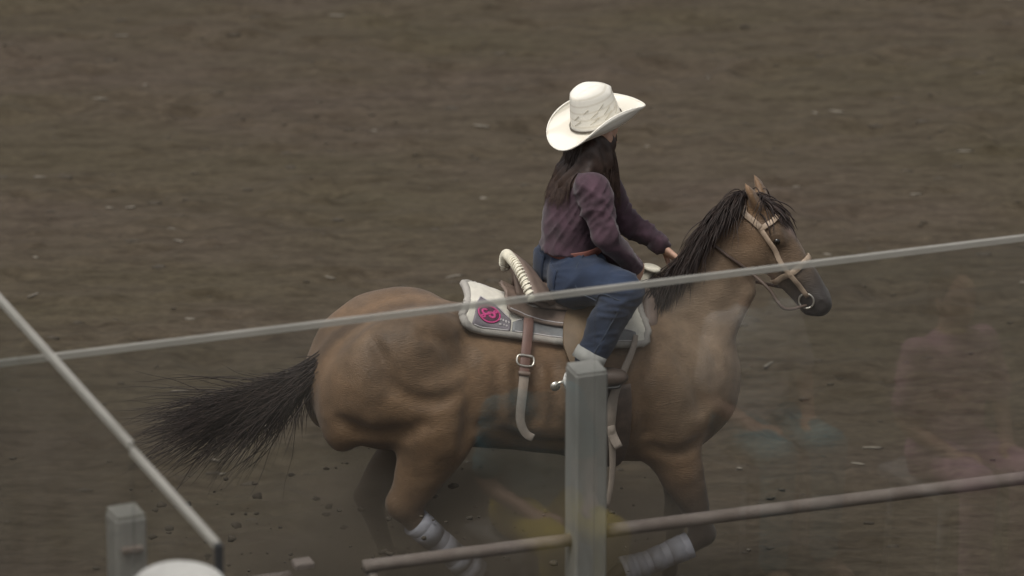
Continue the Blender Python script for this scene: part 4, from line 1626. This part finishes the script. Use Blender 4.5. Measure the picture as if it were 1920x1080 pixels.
# boots and spurs
for N_, K_, sv in ((AN, KN, -1), (AF, KF, 1)):
    lo_, hi_ = N_ - [0.16, 0.1, 0.2], N_ + [0.28, 0.1, 0.12]
    BF = Field(lo_, hi_, 0.007)
    hl_ = N_ + [-0.035, 0, -0.075]
    toe = N_ + [0.155, -0.02 * -sv, -0.065]
    BF.loft([N_ + unit(K_ - N_) * 0.10, N_, N_ + [0.0, 0, -0.05]], [0.052, 0.045, 0.045], [0.048, 0.040, 0.036], k=0.02)
    BF.loft([hl_, N_ + [0.06, 0, -0.062], N_ + [0.13, 0.01 * sv, -0.062], toe], [0.036, 0.040, 0.032, 0.014], [0.034, 0.040, 0.038, 0.018], k=0.03)
    BF.loft([hl_ + [-0.005, 0, -0.01], hl_ + [0.0, 0, -0.055]], [0.030, 0.026], [0.028, 0.025], k=0.008)
    V_, F_ = BF.mesh()
    bt_ = rider.part('boot', V_, F_, M['boot'])
    so = crom(np.array([hl_ + [0.0, 0, -0.028], N_ + [0.06, 0, -0.098], N_ + [0.13, 0.01 * sv, -0.095], toe + [0.0, 0, -0.012]]), 14)
    V_, F_ = strap(so, [0, 0, 1], np.interp(np.linspace(0, 1, 14), [0, 0.3, 0.7, 1], [0.062, 0.07, 0.078, 0.03]), 0.008)
    rider.part('sole', V_, F_, M['gasket'], parent=bt_)
    al = np.linspace(math.radians(80), math.radians(280), 15)
    hp_ = hl_ + np.stack([0.030 + 0.075 * np.cos(al), 0.046 * np.sin(al), 0.02 + 0 * al], 1)
    V1, F1 = tube(hp_, 0.007, 6)
    V2, F2 = tube(np.array([hl_ + [-0.042, 0, 0.02], hl_ + [-0.075, 0, 0.012], hl_ + [-0.088, 0, 0.0]]), [0.007, 0.006, 0.005], 6)
    V3, F3 = tube(np.array([hl_ + [-0.088, -0.004, 0], hl_ + [-0.088, 0.004, 0]]), 0.020, 10)
    V_, F_ = MB().add(V1, F1).add(V2, F2).add(V3, F3).get()
    rider.part('spur', V_, F_, M['metal'], parent=bt_)
    V_, F_ = tube(np.array([hl_ + [-0.02, 0, 0.045], hl_ + [-0.018, 0, 0.02], hl_ + [-0.012, 0, -0.01]]), [0.03, 0.040, 0.036], 14)
    rider.part('heel_counter', V_, F_, M['whitecloth'], parent=bt_)

# long hair: a mass under the hat with loose strands down the back
HRF = Field(HEA - [0.32, 0.24, 0.42], HEA + [0.2, 0.24, 0.15], 0.0085)
HRF.ell(hh(-0.012, 0, -0.03), (0.090, 0.078, 0.062), 0.02, FM)
HRF.loft([hh(-0.045, 0, -0.055), hh(-0.075, 0, -0.12), H(1085, 330) + [-0.05, 0, 0], H(1074, 362) + [-0.062, 0, 0]], [0.06, 0.055, 0.04, 0.018], [0.088, 0.105, 0.10, 0.06], k=0.03)
HRF.loft([hh(-0.01, -0.068, -0.03), hh(-0.04, -0.082, -0.10), H(1118, 335, -0.10)], [0.030, 0.036, 0.02], [0.016, 0.025, 0.02], k=0.03)
HRF.loft([hh(-0.01, 0.068, -0.03), hh(-0.04, 0.082, -0.10), H(1095, 320, 0.08)], [0.030, 0.036, 0.02], [0.016, 0.025, 0.02], k=0.03)
V_, F_ = HRF.mesh()
Ns = vnormals(V_, F_)
V_ = V_ + Ns * (0.006 * np.sin(V_ @ np.array([60.0, 120, 8]) + 2 * noise3(V_, 3, 5)))[:, None]
hair = rider.part('hair', V_, F_, M['hair'], label='long dark brown hair down the back')
NS = 1100
az = rng.uniform(math.radians(70), math.radians(290), NS)
el = rng.uniform(-0.07, -0.025, NS)
roots = np.array([hh(-0.016 + 0.086 * math.cos(a), 0.076 * math.sin(a), e_) for a, e_ in zip(az, el)])
dr_ = roots - HEA
dr_[:, 2] = -0.02
V_, F_ = strands(roots, unit(dr_) * 0.5 + [0, 0, -0.8], 0.12 + 0.16 * rng.rand(NS), 10, 2.6, rng.uniform(0.0012, 0.0024, NS), 0.6, 13, SHF, 0.010, (-0.15, 0, 0))
rider.part('hair_strands', V_, F_, M['hair'], parent=hair)


# hat
def hat_mesh(scale=1.0):
    na = 72
    al = np.arange(na) * 2 * math.pi / na
    c, s = np.cos(al), np.sin(al)
    rows = []
    # crown from the inside of the crease outwards
    for r in np.linspace(0.0, 1.0, 9):
        x, y = 0.088 * r * c, 0.064 * r * s
        crease = 0.015 * np.exp(-(y / 0.024) ** 2) * (1 - 0.35 * (x / 0.088)) * (1 - 0.6 * r ** 4)
        dent = 0.010 * np.exp(-((np.abs(y) - 0.045) / 0.02) ** 2 - ((x - 0.055) / 0.03) ** 2)
        z = 0.172 - 0.032 * r ** 3 - crease - dent - 0.012 * (x / 0.088)
        rows.append(np.stack([x, y, z], 1))
    for f in np.linspace(0.10, 1.0, 11):
        a_, b_ = 0.088 + 0.020 * f ** 0.8, 0.064 + 0.022 * f ** 0.8
        ztop = 0.140 - 0.012 * c
        dent = 1 - 0.10 * np.exp(-((al - math.pi - np.pi * 0) / 1.2) ** 2) * 0
        x, y = a_ * c * dent, b_ * s
        pinch = 0.05 * np.exp(-((np.abs(np.arctan2(s, c)) - 0.55) / 0.35) ** 2) * np.exp(-((f - 0.2) / 0.35) ** 2)
        rows.append(np.stack([x * (1 - pinch), y * (1 - pinch), ztop * (1 - f) + 0.002 * f], 1))
    for g_ in np.linspace(0.06, 1.0, 14):
        a_ = 0.108 + 0.096 * g_
        b_ = 0.086 + 0.100 * g_
        side = np.abs(s) ** 2.2
        z = np.where(s < 0, 0.080, 0.046) * side * g_ ** 2.0 - 0.024 * np.abs(c) ** 3 * g_ ** 1.4 * (c < 0) + 0.004 * np.clip(c, 0, 1) ** 3 * g_ ** 2
        y = b_ * s * (1 - 0.18 * side * g_ ** 2)
        x = a_ * c
        rows.append(np.stack([x, y, z], 1))
    P = np.stack(rows, 0)       # m, na, 3
    m = len(rows)
    V = P.reshape(-1, 3)
    gu = np.gradient(P, axis=0)
    gv = np.roll(P, -1, 1) - np.roll(P, 1, 1)
    N = np.cross(gu, gv)
    N[0] = [0, 0, 1]
    N = unit(N)
    N[np.isnan(N)] = 0
    V2 = (P - N * 0.0035).reshape(-1, 3)
    F = []
    o = m * na
    for i in range(m - 1):
        for j in range(na):
            k = (j + 1) % na
            F.append((i * na + j, (i + 1) * na + j, (i + 1) * na + k, i * na + k))
            F.append((o + i * na + k, o + (i + 1) * na + k, o + (i + 1) * na + j, o + i * na + j))
    for j in range(na):
        k = (j + 1) % na
        b = (m - 1) * na
        F.append((b + k, b + j, o + b + j, o + b + k))
    rim = P[-1]
    base_ring = P[19]
    return np.vstack([V, V2]) * scale, F, rim * scale, base_ring * scale


hV, hF, hRim, hBase = hat_mesh()
HAT_AT = HEA + hf * 0.0 + np.array([0, 0, 0.038])
HAT_R = np.array(Matrix.Rotation(math.radians(20), 3, 'Z') @ Matrix.Rotation(math.radians(-13), 3, 'Y') @ Matrix.Rotation(math.radians(1), 3, 'X'))


def hat_place(t, V, at, R):
    return V @ R.T + at


hat = rider.part('hat', hV, hF, M['straw'], label='white woven straw western hat')
hat.data.transform(Matrix.Translation(Vector(rider.base)))
hat.location = HAT_AT - rider.base
hat.rotation_euler = Matrix([list(r) for r in HAT_R]).to_euler()
ring = np.vstack([hBase, hBase[:2]]) * [1.012, 1.012, 1] + [0, 0, 0.009]
V_, F_ = strap(ring, unit(ring * [1, 1, 0]), 0.009, 0.003)
hb_ = rider.part('hat_band', V_ + rider.base, F_, M['band'], parent=hat)
mb = MB()
V_, F_ = tube(np.vstack([hRim, hRim[:2]]), 0.0035, 6)
rider.part('brim_wire', V_ + rider.base, F_, M['straw'], parent=hat)
# vent slits woven in the crown's near side and back
for (az_, z0, ln) in ((-165, 0.045, 0.24), (-168, 0.066, 0.2), (-120, 0.05, 0.26), (-120, 0.072, 0.24), (-85, 0.052, 0.24), (-85, 0.074, 0.22), (-52, 0.052, 0.22), (-52, 0.074, 0.2), (-140, 0.09, 0.2), (-100, 0.094, 0.2)):
    a1 = math.radians(az_) + np.linspace(-ln / 2, ln / 2, 7) * 1.6
    f_ = 1 - z0 / 0.138
    a_, b_ = 0.088 + 0.020 * f_ ** 0.8 + 0.001, 0.064 + 0.022 * f_ ** 0.8 + 0.001
    P = np.stack([a_ * np.cos(a1), b_ * np.sin(a1), z0 + 0.012 * np.linspace(-1, 1, 7)], 1)
    V_, F_ = strap(P, unit(P * [1, 1, 0]), 0.0032, 0.0012)
    rider.part('vent_slit', V_ + rider.base, F_, M['straw_dark'], parent=hat)

# reins (bridle) from bit to the far hand
bitN = HF.snap(hp(0.86, -0.03, -0.08)[None], 0.006)[0]
rp = [bitN + [0, 0, -0.02], H(1470, 578, -0.20), H(1440, 540, -0.16), HF.hit(1400, 505, 0.008), HF.hit(1365, 480, 0.010), HF.hit(1332, 456, 0.012), H(1305, 452, 0.0), HFN + [0.01, -0.01, 0.0]]
rpc = crom(np.array(rp), 50)
rpc = HF.push(rpc, 0.008)
V_, F_ = tube(rpc, 0.0065, 6)
bridle.part('rein', V_, F_, M['rein'])
bitF = HF.snap(hp(0.86, -0.03, 0.08)[None], 0.006)[0]
rp = [bitF, bitF * 0.5 + (HFN + [0.05, 0.05, 0]) * 0.5 + [0, 0.06, -0.05], HFN + [0.01, 0.03, -0.005]]
rpc = HF.push(crom(np.array(rp), 40), 0.010)
V_, F_ = tube(rpc, 0.0065, 6)
bridle.part('rein', V_, F_, M['rein'])
tail_rein = crom(np.array([HFN + [0.0, -0.02, 0], HFN + [-0.03, -0.06, -0.07], H(1232, 540, -0.06)]), 20)
tail_rein = HF.push(tail_rein, 0.012)
V_, F_ = tube(tail_rein, 0.006, 6)
bridle.part('rein', V_, F_, M['rein'])

# ================================================================== FENCES
def on_height(px, py, z):
    d = sight(px, py)
    return CAM + d * ((z - CAM[2]) / d[2])


def on_plane(px, py, p0, n):
    d = sight(px, py)
    return CAM + d * (((p0 - CAM) @ n) / (d @ n))


G0 = CAM + sight(960, 558) * 21.0
ZT = G0[2]
fa, fb = on_height(-60, 682.3, ZT), on_height(1980, 432.6, ZT)
D1 = unit(fb - fa)
N1 = np.array([D1[1], -D1[0], 0.0])         # towards the stands
if N1[1] > 0:
    N1 = -N1
ANG1 = math.atan2(D1[1], D1[0])


class Local:
    """fence frame: x along, y towards the arena, z up"""
    def __init__(self, name, label, cat, p0, ang, group=None):
        self.o = link(bpy.data.objects.new(name, None))
        self.o.empty_display_size = 0.2
        self.o.location = (p0[0], p0[1], 0)
        self.o.rotation_euler = (0, 0, ang)
        tag(self.o, label, cat, group)
        self.p0 = np.array([p0[0], p0[1], 0.0])
        c, s = math.cos(ang), math.sin(ang)
        self.R = np.array([[c, s, 0], [-s, c, 0], [0, 0, 1]])

    def loc(self, p):
        return self.R @ (np.asarray(p) - self.p0)

    def part(self, name, VF, m, parent=None, smooth=False, label=None):
        o = link(bpy.data.objects.new(name, mesh_data(name, VF[0], VF[1], m, smooth)))
        o.parent = parent or self.o
        if label:
            o['label'] = label
        return o


fence = Local('glass_fence', 'clear pane fence with grey square post and pale pipe rails in front of the horse', 'fence', fa, ANG1)
xb = fence.loc(fb)[0]
n_ar = -N1                                                # towards the arena
PW = 0.059
ptop = on_plane(1100, 690, G0 + n_ar * 0.085, N1)
pl = fence.loc(ptop)
xp, zp = pl[0], pl[2]
post = fence.part('post', box((xp - PW, pl[1] - PW, -0.1), (xp + PW, pl[1] + PW, zp), 0.008), M['galv'], label='grey square steel post')
fence.part('post_cap', box((xp - PW + 0.004, pl[1] - PW + 0.004, zp), (xp + PW - 0.004, pl[1] + PW - 0.004, zp + 0.006), 0.002), M['galv'], parent=post)
# panes butt behind the camera side of the post
for x0, x1 in ((0.0, xp - 0.001), (xp + 0.001, xb)):
    fence.part('pane', box((x0, -0.006, 0.75), (x1, 0.006, ZT - 0.022)), M['glass'])
fence.part('pane_edge', box((0, -0.008, ZT - 0.022), (xb, 0.008, ZT), 0.003), M['edge'])
# pipe rails
yr = pl[1]


def rail(xa, xb_, za, zb, r=0.024):
    n = 12
    P = np.stack([np.linspace(xa, xb_, n), np.full(n, yr), np.linspace(za, zb, n)], 1)
    return fence.part('rail', tube(P, r, 16), M['rail'], smooth=True)


def rail_pt(px, py):
    q = fence.loc(on_plane(px, py, G0 + n_ar * 0.085, N1))
    return q


qa, qb = rail_pt(1130, 996), rail_pt(1915, 897)
sl_ = (qb[2] - qa[2]) / (qb[0] - qa[0])
rail(xp + PW, xb, qa[2] + sl_ * (xp + PW - qa[0]), qb[2] + sl_ * (xb - qb[0]))
qc, qd = rail_pt(682, 1062), rail_pt(1062, 1013)
rl = rail(qc[0], xp - PW, qc[2], qd[2], 0.023)
fence.part('rail_upright', tube(np.array([[qc[0] + 0.03, yr, 0.0], [qc[0] + 0.03, yr, qc[2] - 0.024]]), 0.022, 14), M['rail'], smooth=True)
qe = rail_pt(545, 1082)
rail(-0.4, qe[0], qe[2] - 0.02, qe[2], 0.023)
fence.part('rail_upright', tube(np.array([[qe[0] - 0.03, yr, 0.0], [qe[0] - 0.03, yr, qe[2] - 0.024]]), 0.022, 14), M['rail'], smooth=True)
qf = rail_pt(568, 1057)
fence.part('latch_plate', box(qf - [0.035, 0.03, 0.008], qf + [0.035, 0.03, 0.012], 0.005), M['rail'], label='pale latch plate at the rail gap')
for zz in (0.55, 1.05):      # lower pipes of the fence
    fence.part('rail', tube(np.array([[-0.4, yr + 0.09, zz], [xb / 2, yr + 0.09, zz], [xb, yr + 0.09, zz]]), 0.022, 12), M['rail'], smooth=True)

# side fence, at right angles, taller, nearer to us
ZT2 = ZT + 0.26
sa, sb = on_height(-34, 517.3, ZT2), on_height(407, 1007, ZT2)
D2 = unit(sb - sa)
ANG2 = math.atan2(D2[1], D2[0])
side = Local('side_glass_fence', 'clear side fence panes running towards the camera at the left edge', 'fence', sa, ANG2)
L2 = side.loc(sb)[0]
sk = side.loc(on_height(243, 830, ZT2))[0]
for x0, x1, zz in ((0.0, sk - 0.006, ZT2), (sk + 0.006, L2, ZT2 - 0.014)):
    side.part('pane', box((x0, -0.006, 0.8), (x1, 0.006, zz - 0.022)), M['glass'])
    side.part('pane_edge', box((x0, -0.011, zz - 0.022), (x1, 0.011, zz), 0.003), M['edge'])
side.part('end_gasket', box((L2, -0.011, 0.8), (L2 + 0.024, 0.011, ZT2 - 0.018)), M['gasket'])
n2_ = np.array([-D2[1], D2[0], 0.0])
spt = on_plane(236, 962, sa + (n2_ if n2_[0] > 0 else -n2_) * 0.075, n2_)
sp = side.loc(spt)
SPW = 0.052
spo = side.part('post', box((sp[0] - SPW, sp[1] - SPW, -0.1), (sp[0] + SPW, sp[1] + SPW, sp[2]), 0.008), M['galv'], label='grey square steel post with clamps')
side.part('post_cap', box((sp[0] - SPW + 0.003, sp[1] - SPW + 0.003, sp[2]), (sp[0] + SPW - 0.003, sp[1] + SPW - 0.003, sp[2] + 0.012), 0.004), M['edge'], parent=spo)
for dx in (-1, 1):
    c = np.array([sp[0] + dx * SPW, sp[1], sp[2] - 0.10])
    side.part('clamp', box(c - [0.02, 0.035, 0.007], c + [0.02, 0.035, 0.007], 0.003), M['rail'], parent=spo)

# ================================================================== STANDS AND SPECTATORS (below and behind the frame)
RISE, RUN = 0.375, 0.86
Z1 = 1.55                                   # first terrace, on top of a front wall
Y0 = min(sb[1], sp[1]) - 0.10
Y0 = sb[1] - 0.12
for i in range(26):
    yb = Y0 - RUN * i
    V_, F_ = box((-11, yb - RUN, -0.2), (11, yb - 0.002, Z1 + RISE * i - 0.002 * (i % 2)))
    o = link(bpy.data.objects.new('terrace_step', mesh_data('terrace_step', V_, F_, M['concrete'], False)))
    o['kind'] = 'structure'
    if yb < CAM[1] - 0.5:
        break

# one seated figure, shared by the spectators (origin on the seat, facing +Y)
PB = Field((-0.42, -0.30, -0.62), (0.42, 0.72, 1.02), 0.0095)
PB.loft([(0, 0, 0.10), (0, 0.02, 0.30), (0, 0.03, 0.48), (0, 0.02, 0.58)], [0.10, 0.095, 0.10, 0.06], [0.15, 0.135, 0.15, 0.07], k=0.03, lat=(1, 0, 0))
PB.loft([(0, 0.015, 0.56), (0, 0.03, 0.68)], 0.052, 0.052, k=0.03, lat=(1, 0, 0))
PB.ell((0, 0.04, 0.765), (0.076, 0.096, 0.112), 0.02)
PB.ell((0, 0.075, 0.70), (0.052, 0.055, 0.06), 0.03)
PB.loft([(0, 0.135, 0.765), (0, 0.152, 0.735), (0, 0.14, 0.724)], 0.011, 0.011, k=0.012, lat=(1, 0, 0))
for s in (-1, 1):
    PB.ell((0.033 * s, 0.125, 0.768), (0.017, 0.016, 0.010), 0.01, carve=True)
    PB.ell((0.077 * s, 0.035, 0.745), (0.008, 0.020, 0.030), 0.008)
    PB.loft([(0.17 * s, 0.01, 0.52), (0.23 * s, 0.04, 0.27), (0.13 * s, 0.25, 0.17)], [0.045, 0.038, 0.026], [0.045, 0.038, 0.026], k=0.02)
    h0 = np.array([0.13 * s, 0.25, 0.17])
    PB.loft([h0, h0 + [-0.03 * s, 0.07, -0.01]], [0.018, 0.014], [0.03, 0.038], k=0.012, lat=(1, 0, 0))
    for q in range(4):
        k0 = h0 + [-0.03 * s + (q - 1.5) * 0.019, 0.075, -0.012]
        PB.loft([k0, k0 + [0, 0.035, -0.006], k0 + [0, 0.055, -0.026]], 0.0095, 0.0095, k=0.004)
    PB.loft([h0 + [-0.04 * s, 0.03, 0], h0 + [-0.068 * s, 0.06, 0.0], h0 + [-0.072 * s, 0.09, -0.005]], 0.011, 0.011, k=0.006)
    PB.loft([(0.09 * s, 0.02, 0.09), (0.12 * s, 0.42, 0.10)], [0.085, 0.06], [0.085, 0.06], k=0.03, lat=(1, 0, 0))
    PB.loft([(0.12 * s, 0.43, 0.10), (0.12 * s, 0.42, -0.15), (0.12 * s, 0.40, -0.38)], [0.06, 0.052, 0.036], [0.06, 0.052, 0.036], k=0.02, lat=(1, 0, 0))
    PB.loft([(0.12 * s, 0.36, -0.415), (0.125 * s, 0.50, -0.42), (0.13 * s, 0.58, -0.425)], [0.032, 0.034, 0.022], [0.036, 0.042, 0.032], k=0.02, lat=(1, 0, 0))
sbV, sbF = PB.mesh()
SHT = Field((-0.42, -0.30, -0.1), (0.42, 0.42, 0.75), 0.011)
SHT.loft([(0, 0, 0.04), (0, 0.02, 0.30), (0, 0.03, 0.48), (0, 0.02, 0.57)], [0.125, 0.115, 0.12, 0.065], [0.17, 0.155, 0.17, 0.08], k=0.03, lat=(1, 0, 0))
for s in (-1, 1):
    SHT.loft([(0.16 * s, 0.01, 0.53), (0.22 * s, 0.035, 0.32)], [0.066, 0.06], [0.066, 0.06], k=0.04)
ssV, ssF = SHT.mesh()
ssV = ssV + vnormals(ssV, ssF) * (fold(ssV, 41, 38, 0.010, (0.3, 0.3, 0.9)))[:, None]
TRO = Field((-0.3, -0.24, -0.5), (0.3, 0.60, 0.26), 0.011)
TRO.ell((0, -0.01, 0.09), (0.165, 0.13, 0.10), 0.04)
for s in (-1, 1):
    TRO.loft([(0.09 * s, 0.02, 0.09), (0.12 * s, 0.42, 0.10)], [0.10, 0.075], [0.10, 0.075], k=0.03, lat=(1, 0, 0))
    TRO.loft([(0.12 * s, 0.43, 0.10), (0.12 * s, 0.42, -0.15), (0.12 * s, 0.40, -0.37)], [0.075, 0.068, 0.060], [0.075, 0.066, 0.058], k=0.02, lat=(1, 0, 0))
stV, stF = TRO.mesh()
HAI = Field((-0.14, -0.14, 0.55), (0.14, 0.2, 0.95), 0.011)
HAI.ell((0, 0.015, 0.79), (0.088, 0.098, 0.105), 0.02)
HAI.loft([(0, -0.05, 0.76), (0, -0.07, 0.66)], [0.03, 0.02], [0.075, 0.06], k=0.03, lat=(1, 0, 0))
haV, haF = HAI.mesh()


def spectator(label, seat, yaw, shirt_m, hat_m=None, trousers='jeans'):
    o = link(bpy.data.objects.new('person', None))
    o.location = seat
    o.rotation_euler = (0, 0, yaw)
    tag(o, label, 'person', 'spectators in the stands')

    def p(name, V, F, m):
        q = link(bpy.data.objects.new(name, mesh_data(name, V, F, m)))
        q.parent = o
        return q
    p('body', sbV, sbF, M['skin'])
    p('shirt', ssV, ssF, M[shirt_m])
    p('trousers', stV, stF, M[trousers])
    p('hair', haV, haF, M['hair'])
    if hat_m:
        q = p('hat', hV, hF, M[hat_m])
        q.location = (0, 0.03, 0.80)
        q.rotation_euler = (0.0, 0, math.pi / 2)
    return o


# the white-hatted spectator in the front row, whose tipped-back hat rises into the lower left corner
TILT = math.radians(38)
ys = Y0 - 0.30
d = sight(332, 1172)
t_ = (ys - 0.05 - CAM[1]) / d[1]
hat_c = CAM + d * t_
zs = hat_c[2] - 0.80
p_ = spectator('spectator in a white hat at the lower left corner', (hat_c[0], ys, zs), 0.0, 'whitecloth', 'greyhat')
for ch in p_.children:
    if ch.name.startswith('hat'):
        ch.rotation_euler = (TILT, 0, math.pi / 2)
        ch.rotation_euler = (Matrix.Rotation(TILT, 3, 'X') @ Matrix.Rotation(math.pi / 2, 3, 'Z')).to_euler()
        ch.location = (0, -0.03, 0.80)
V_, F_ = box((hat_c[0] - 0.26, ys - 0.2, Z1), (hat_c[0] + 0.26, ys + 0.24, zs + 0.005), 0.01)
o = link(bpy.data.objects.new('seat_cushion', mesh_data('seat_cushion', V_, F_, M['gasket'], False)))
tag(o, 'dark seat block under the white hatted spectator', 'cushion')


# people on a low bench by the wall: they show only as reflections in the panes
def mirrored(px, py, z):
    d = unit(sight(px, py))
    hitp = on_plane(px, py, G0, N1)
    r = d - 2 * (d @ N1) * N1
    return hitp + r * ((z - hitp[2]) / r[2])


for lab, px, py, m_, tr_ in (('spectator in a pink shirt reflected in the right hand pane', 1790, 740, 'pinkcloth', 'pinkcloth'),
                        ('spectator in a teal shirt and yellow trousers reflected in the pane beside the post', 1010, 850, 'tealcloth', 'yellowcloth'),
                        ('spectator in white reflected in the pane before the horse\'s chest', 1420, 690, 'whitecloth', 'tealcloth')):
    c = mirrored(px, py, 0.45 + 0.33)
    spectator(lab, (c[0], c[1] - 0.05, 0.45), 0.15, m_, None, tr_)
    t = Local('stool', 'low stool under the ' + lab.split(' reflected')[0], 'stool', c - np.array([0, 0.05, 0]), 0.0, 'stools by the wall')
    t.part('seat', box((-0.2, -0.2, 0.405), (0.2, 0.2, 0.445), 0.01), M['alu'])
    for sx in (-1, 1):
        for sy in (-1, 1):
            t.part('leg', tube(np.array([[0.17 * sx, 0.17 * sy, -0.05], [0.15 * sx, 0.15 * sy, 0.405]]), 0.014, 8), M['alu'], smooth=True)



# ================================================================== LOOSE DIRT AND DUST
def lump_mesh(r_, n=7):
    th, ph = np.meshgrid(np.linspace(0, math.pi, 5), np.arange(7) * 2 * math.pi / 7, indexing='ij')
    P = np.stack([np.sin(th) * np.cos(ph), np.sin(th) * np.sin(ph), np.cos(th)], -1).reshape(-1, 3)
    P = P * (1 + 0.28 * r_.randn(len(P), 1).clip(-1, 1))
    P[:7] = P[0]
    P[-7:] = P[-1]
    F = [(i * 7 + j, i * 7 + 7 + j, i * 7 + 7 + (j + 1) % 7, i * 7 + (j + 1) % 7) for i in range(4) for j in range(7)]
    return P, F


r_ = np.random.RandomState(12)
mb = MB()
for _ in range(700):                    # clods lying about
    x, y = r_.uniform(-2.9, 2.9), r_.uniform(-2.2, 8.8)
    P, F = lump_mesh(r_)
    s = 0.006 + 0.012 * r_.rand() ** 4
    mb.add(P * s * [2.4, 1.0, 0.7] + [x, y, float(ground_z(x, y)) - 0.1 * s], F)
V_, F_ = mb.get()
o = link(bpy.data.objects.new('dirt_clods', mesh_data('dirt_clods', V_, F_, M['clod'])))
o['kind'] = 'stuff'
o['label'] = 'small dirt clods scattered over the arena'
mb = MB()
for _ in range(80):                    # pale wood chips in the dirt
    x, y = r_.uniform(-2.9, 2.9), r_.uniform(-2.2, 8.8)
    P, F = lump_mesh(r_)
    R_ = np.array(Matrix.Rotation(r_.randn() * 0.35, 3, 'Z'))
    P = (P * [r_.uniform(0.012, 0.05), 0.006, 0.005]) @ R_.T
    mb.add(P + [x, y, float(ground_z(x, y)) + 0.004], F)
V_, F_ = mb.get()
o = link(bpy.data.objects.new('wood_chips', mesh_data('wood_chips', V_, F_, M['chip'])))
o['kind'] = 'stuff'
o['label'] = 'pale wood chips scattered in the dirt'
mb = MB()
for _ in range(480):                    # clods thrown up behind the hooves
    c = to_world(np.array([r_.uniform(-1.5, 0.5), r_.uniform(-0.5, 0.45), 0.02 + 0.75 * r_.rand() ** 1.5]))
    P, F = lump_mesh(r_)
    mb.add(P * (0.003 + 0.012 * r_.rand() ** 3) * [1.5, 1, 0.9] + c, F)
V_, F_ = mb.get()
o = link(bpy.data.objects.new('flying_dirt', mesh_data('flying_dirt', V_, F_, M['clod'])))
o['kind'] = 'stuff'
o['label'] = 'clods of dirt thrown up around the hind hooves'

# kicked-up dust hanging round the legs
dm = bpy.data.materials.new('kicked_dust')
dm.use_nodes = True
t = dm.node_tree
t.nodes.clear()
out = t.nodes.new('ShaderNodeOutputMaterial')
pv = t.nodes.new('ShaderNodeVolumePrincipled')
pv.inputs['Color'].default_value = (0.40, 0.33, 0.25, 1)
pv.inputs['Anisotropy'].default_value = 0.2
tc = t.nodes.new('ShaderNodeTexCoord')
vl = t.nodes.new('ShaderNodeVectorMath')
vl.operation = 'LENGTH'
t.links.new(tc.outputs['Object'], vl.inputs[0])
fall = t.nodes.new('ShaderNodeMapRange')
fall.interpolation_type = 'SMOOTHSTEP'
fall.inputs['From Min'].default_value = 1.0
fall.inputs['From Max'].default_value = 0.25
fall.inputs['To Min'].default_value = 0.0
fall.inputs['To Max'].default_value = DUST = 9.0
t.links.new(vl.outputs['Value'], fall.inputs['Value'])
nz = t.nodes.new('ShaderNodeTexNoise')
nz.inputs['Scale'].default_value = 2.2
nz.inputs['Detail'].default_value = 3
t.links.new(tc.outputs['Object'], nz.inputs['Vector'])
nr = t.nodes.new('ShaderNodeMapRange')
nr.inputs['From Min'].default_value = 0.35
nr.inputs['From Max'].default_value = 0.65
t.links.new(nz.outputs['Fac'], nr.inputs['Value'])
mu = t.nodes.new('ShaderNodeMath')
mu.operation = 'MULTIPLY'
t.links.new(fall.outputs[0], mu.inputs[0])
t.links.new(nr.outputs[0], mu.inputs[1])
t.links.new(mu.outputs[0], pv.inputs['Density'])
t.links.new(pv.outputs[0], out.inputs['Volume'])
th, ph = np.meshgrid(np.linspace(0, math.pi, 17), np.arange(28) * 2 * math.pi / 28, indexing='ij')
P = np.stack([np.sin(th) * np.cos(ph), np.sin(th) * np.sin(ph), np.cos(th)], -1).reshape(-1, 3)
F = [(i * 28 + j, i * 28 + 28 + j, i * 28 + 28 + (j + 1) % 28, i * 28 + (j + 1) % 28) for i in range(16) for j in range(28)]
o = link(bpy.data.objects.new('dust', mesh_data('dust', P, F, dm)))
c = to_world(H(840, 1040, 0.0))
o.location = (c[0], c[1], 0.40)
o.rotation_euler = (0, 0, YAW)
o.scale = (1.30, 0.62, 0.68)
o['kind'] = 'stuff'
o['label'] = 'brown dust kicked up around the hind legs'
scene.cycles.volume_step_rate = 2.0
scene.cycles.volume_max_steps = 64
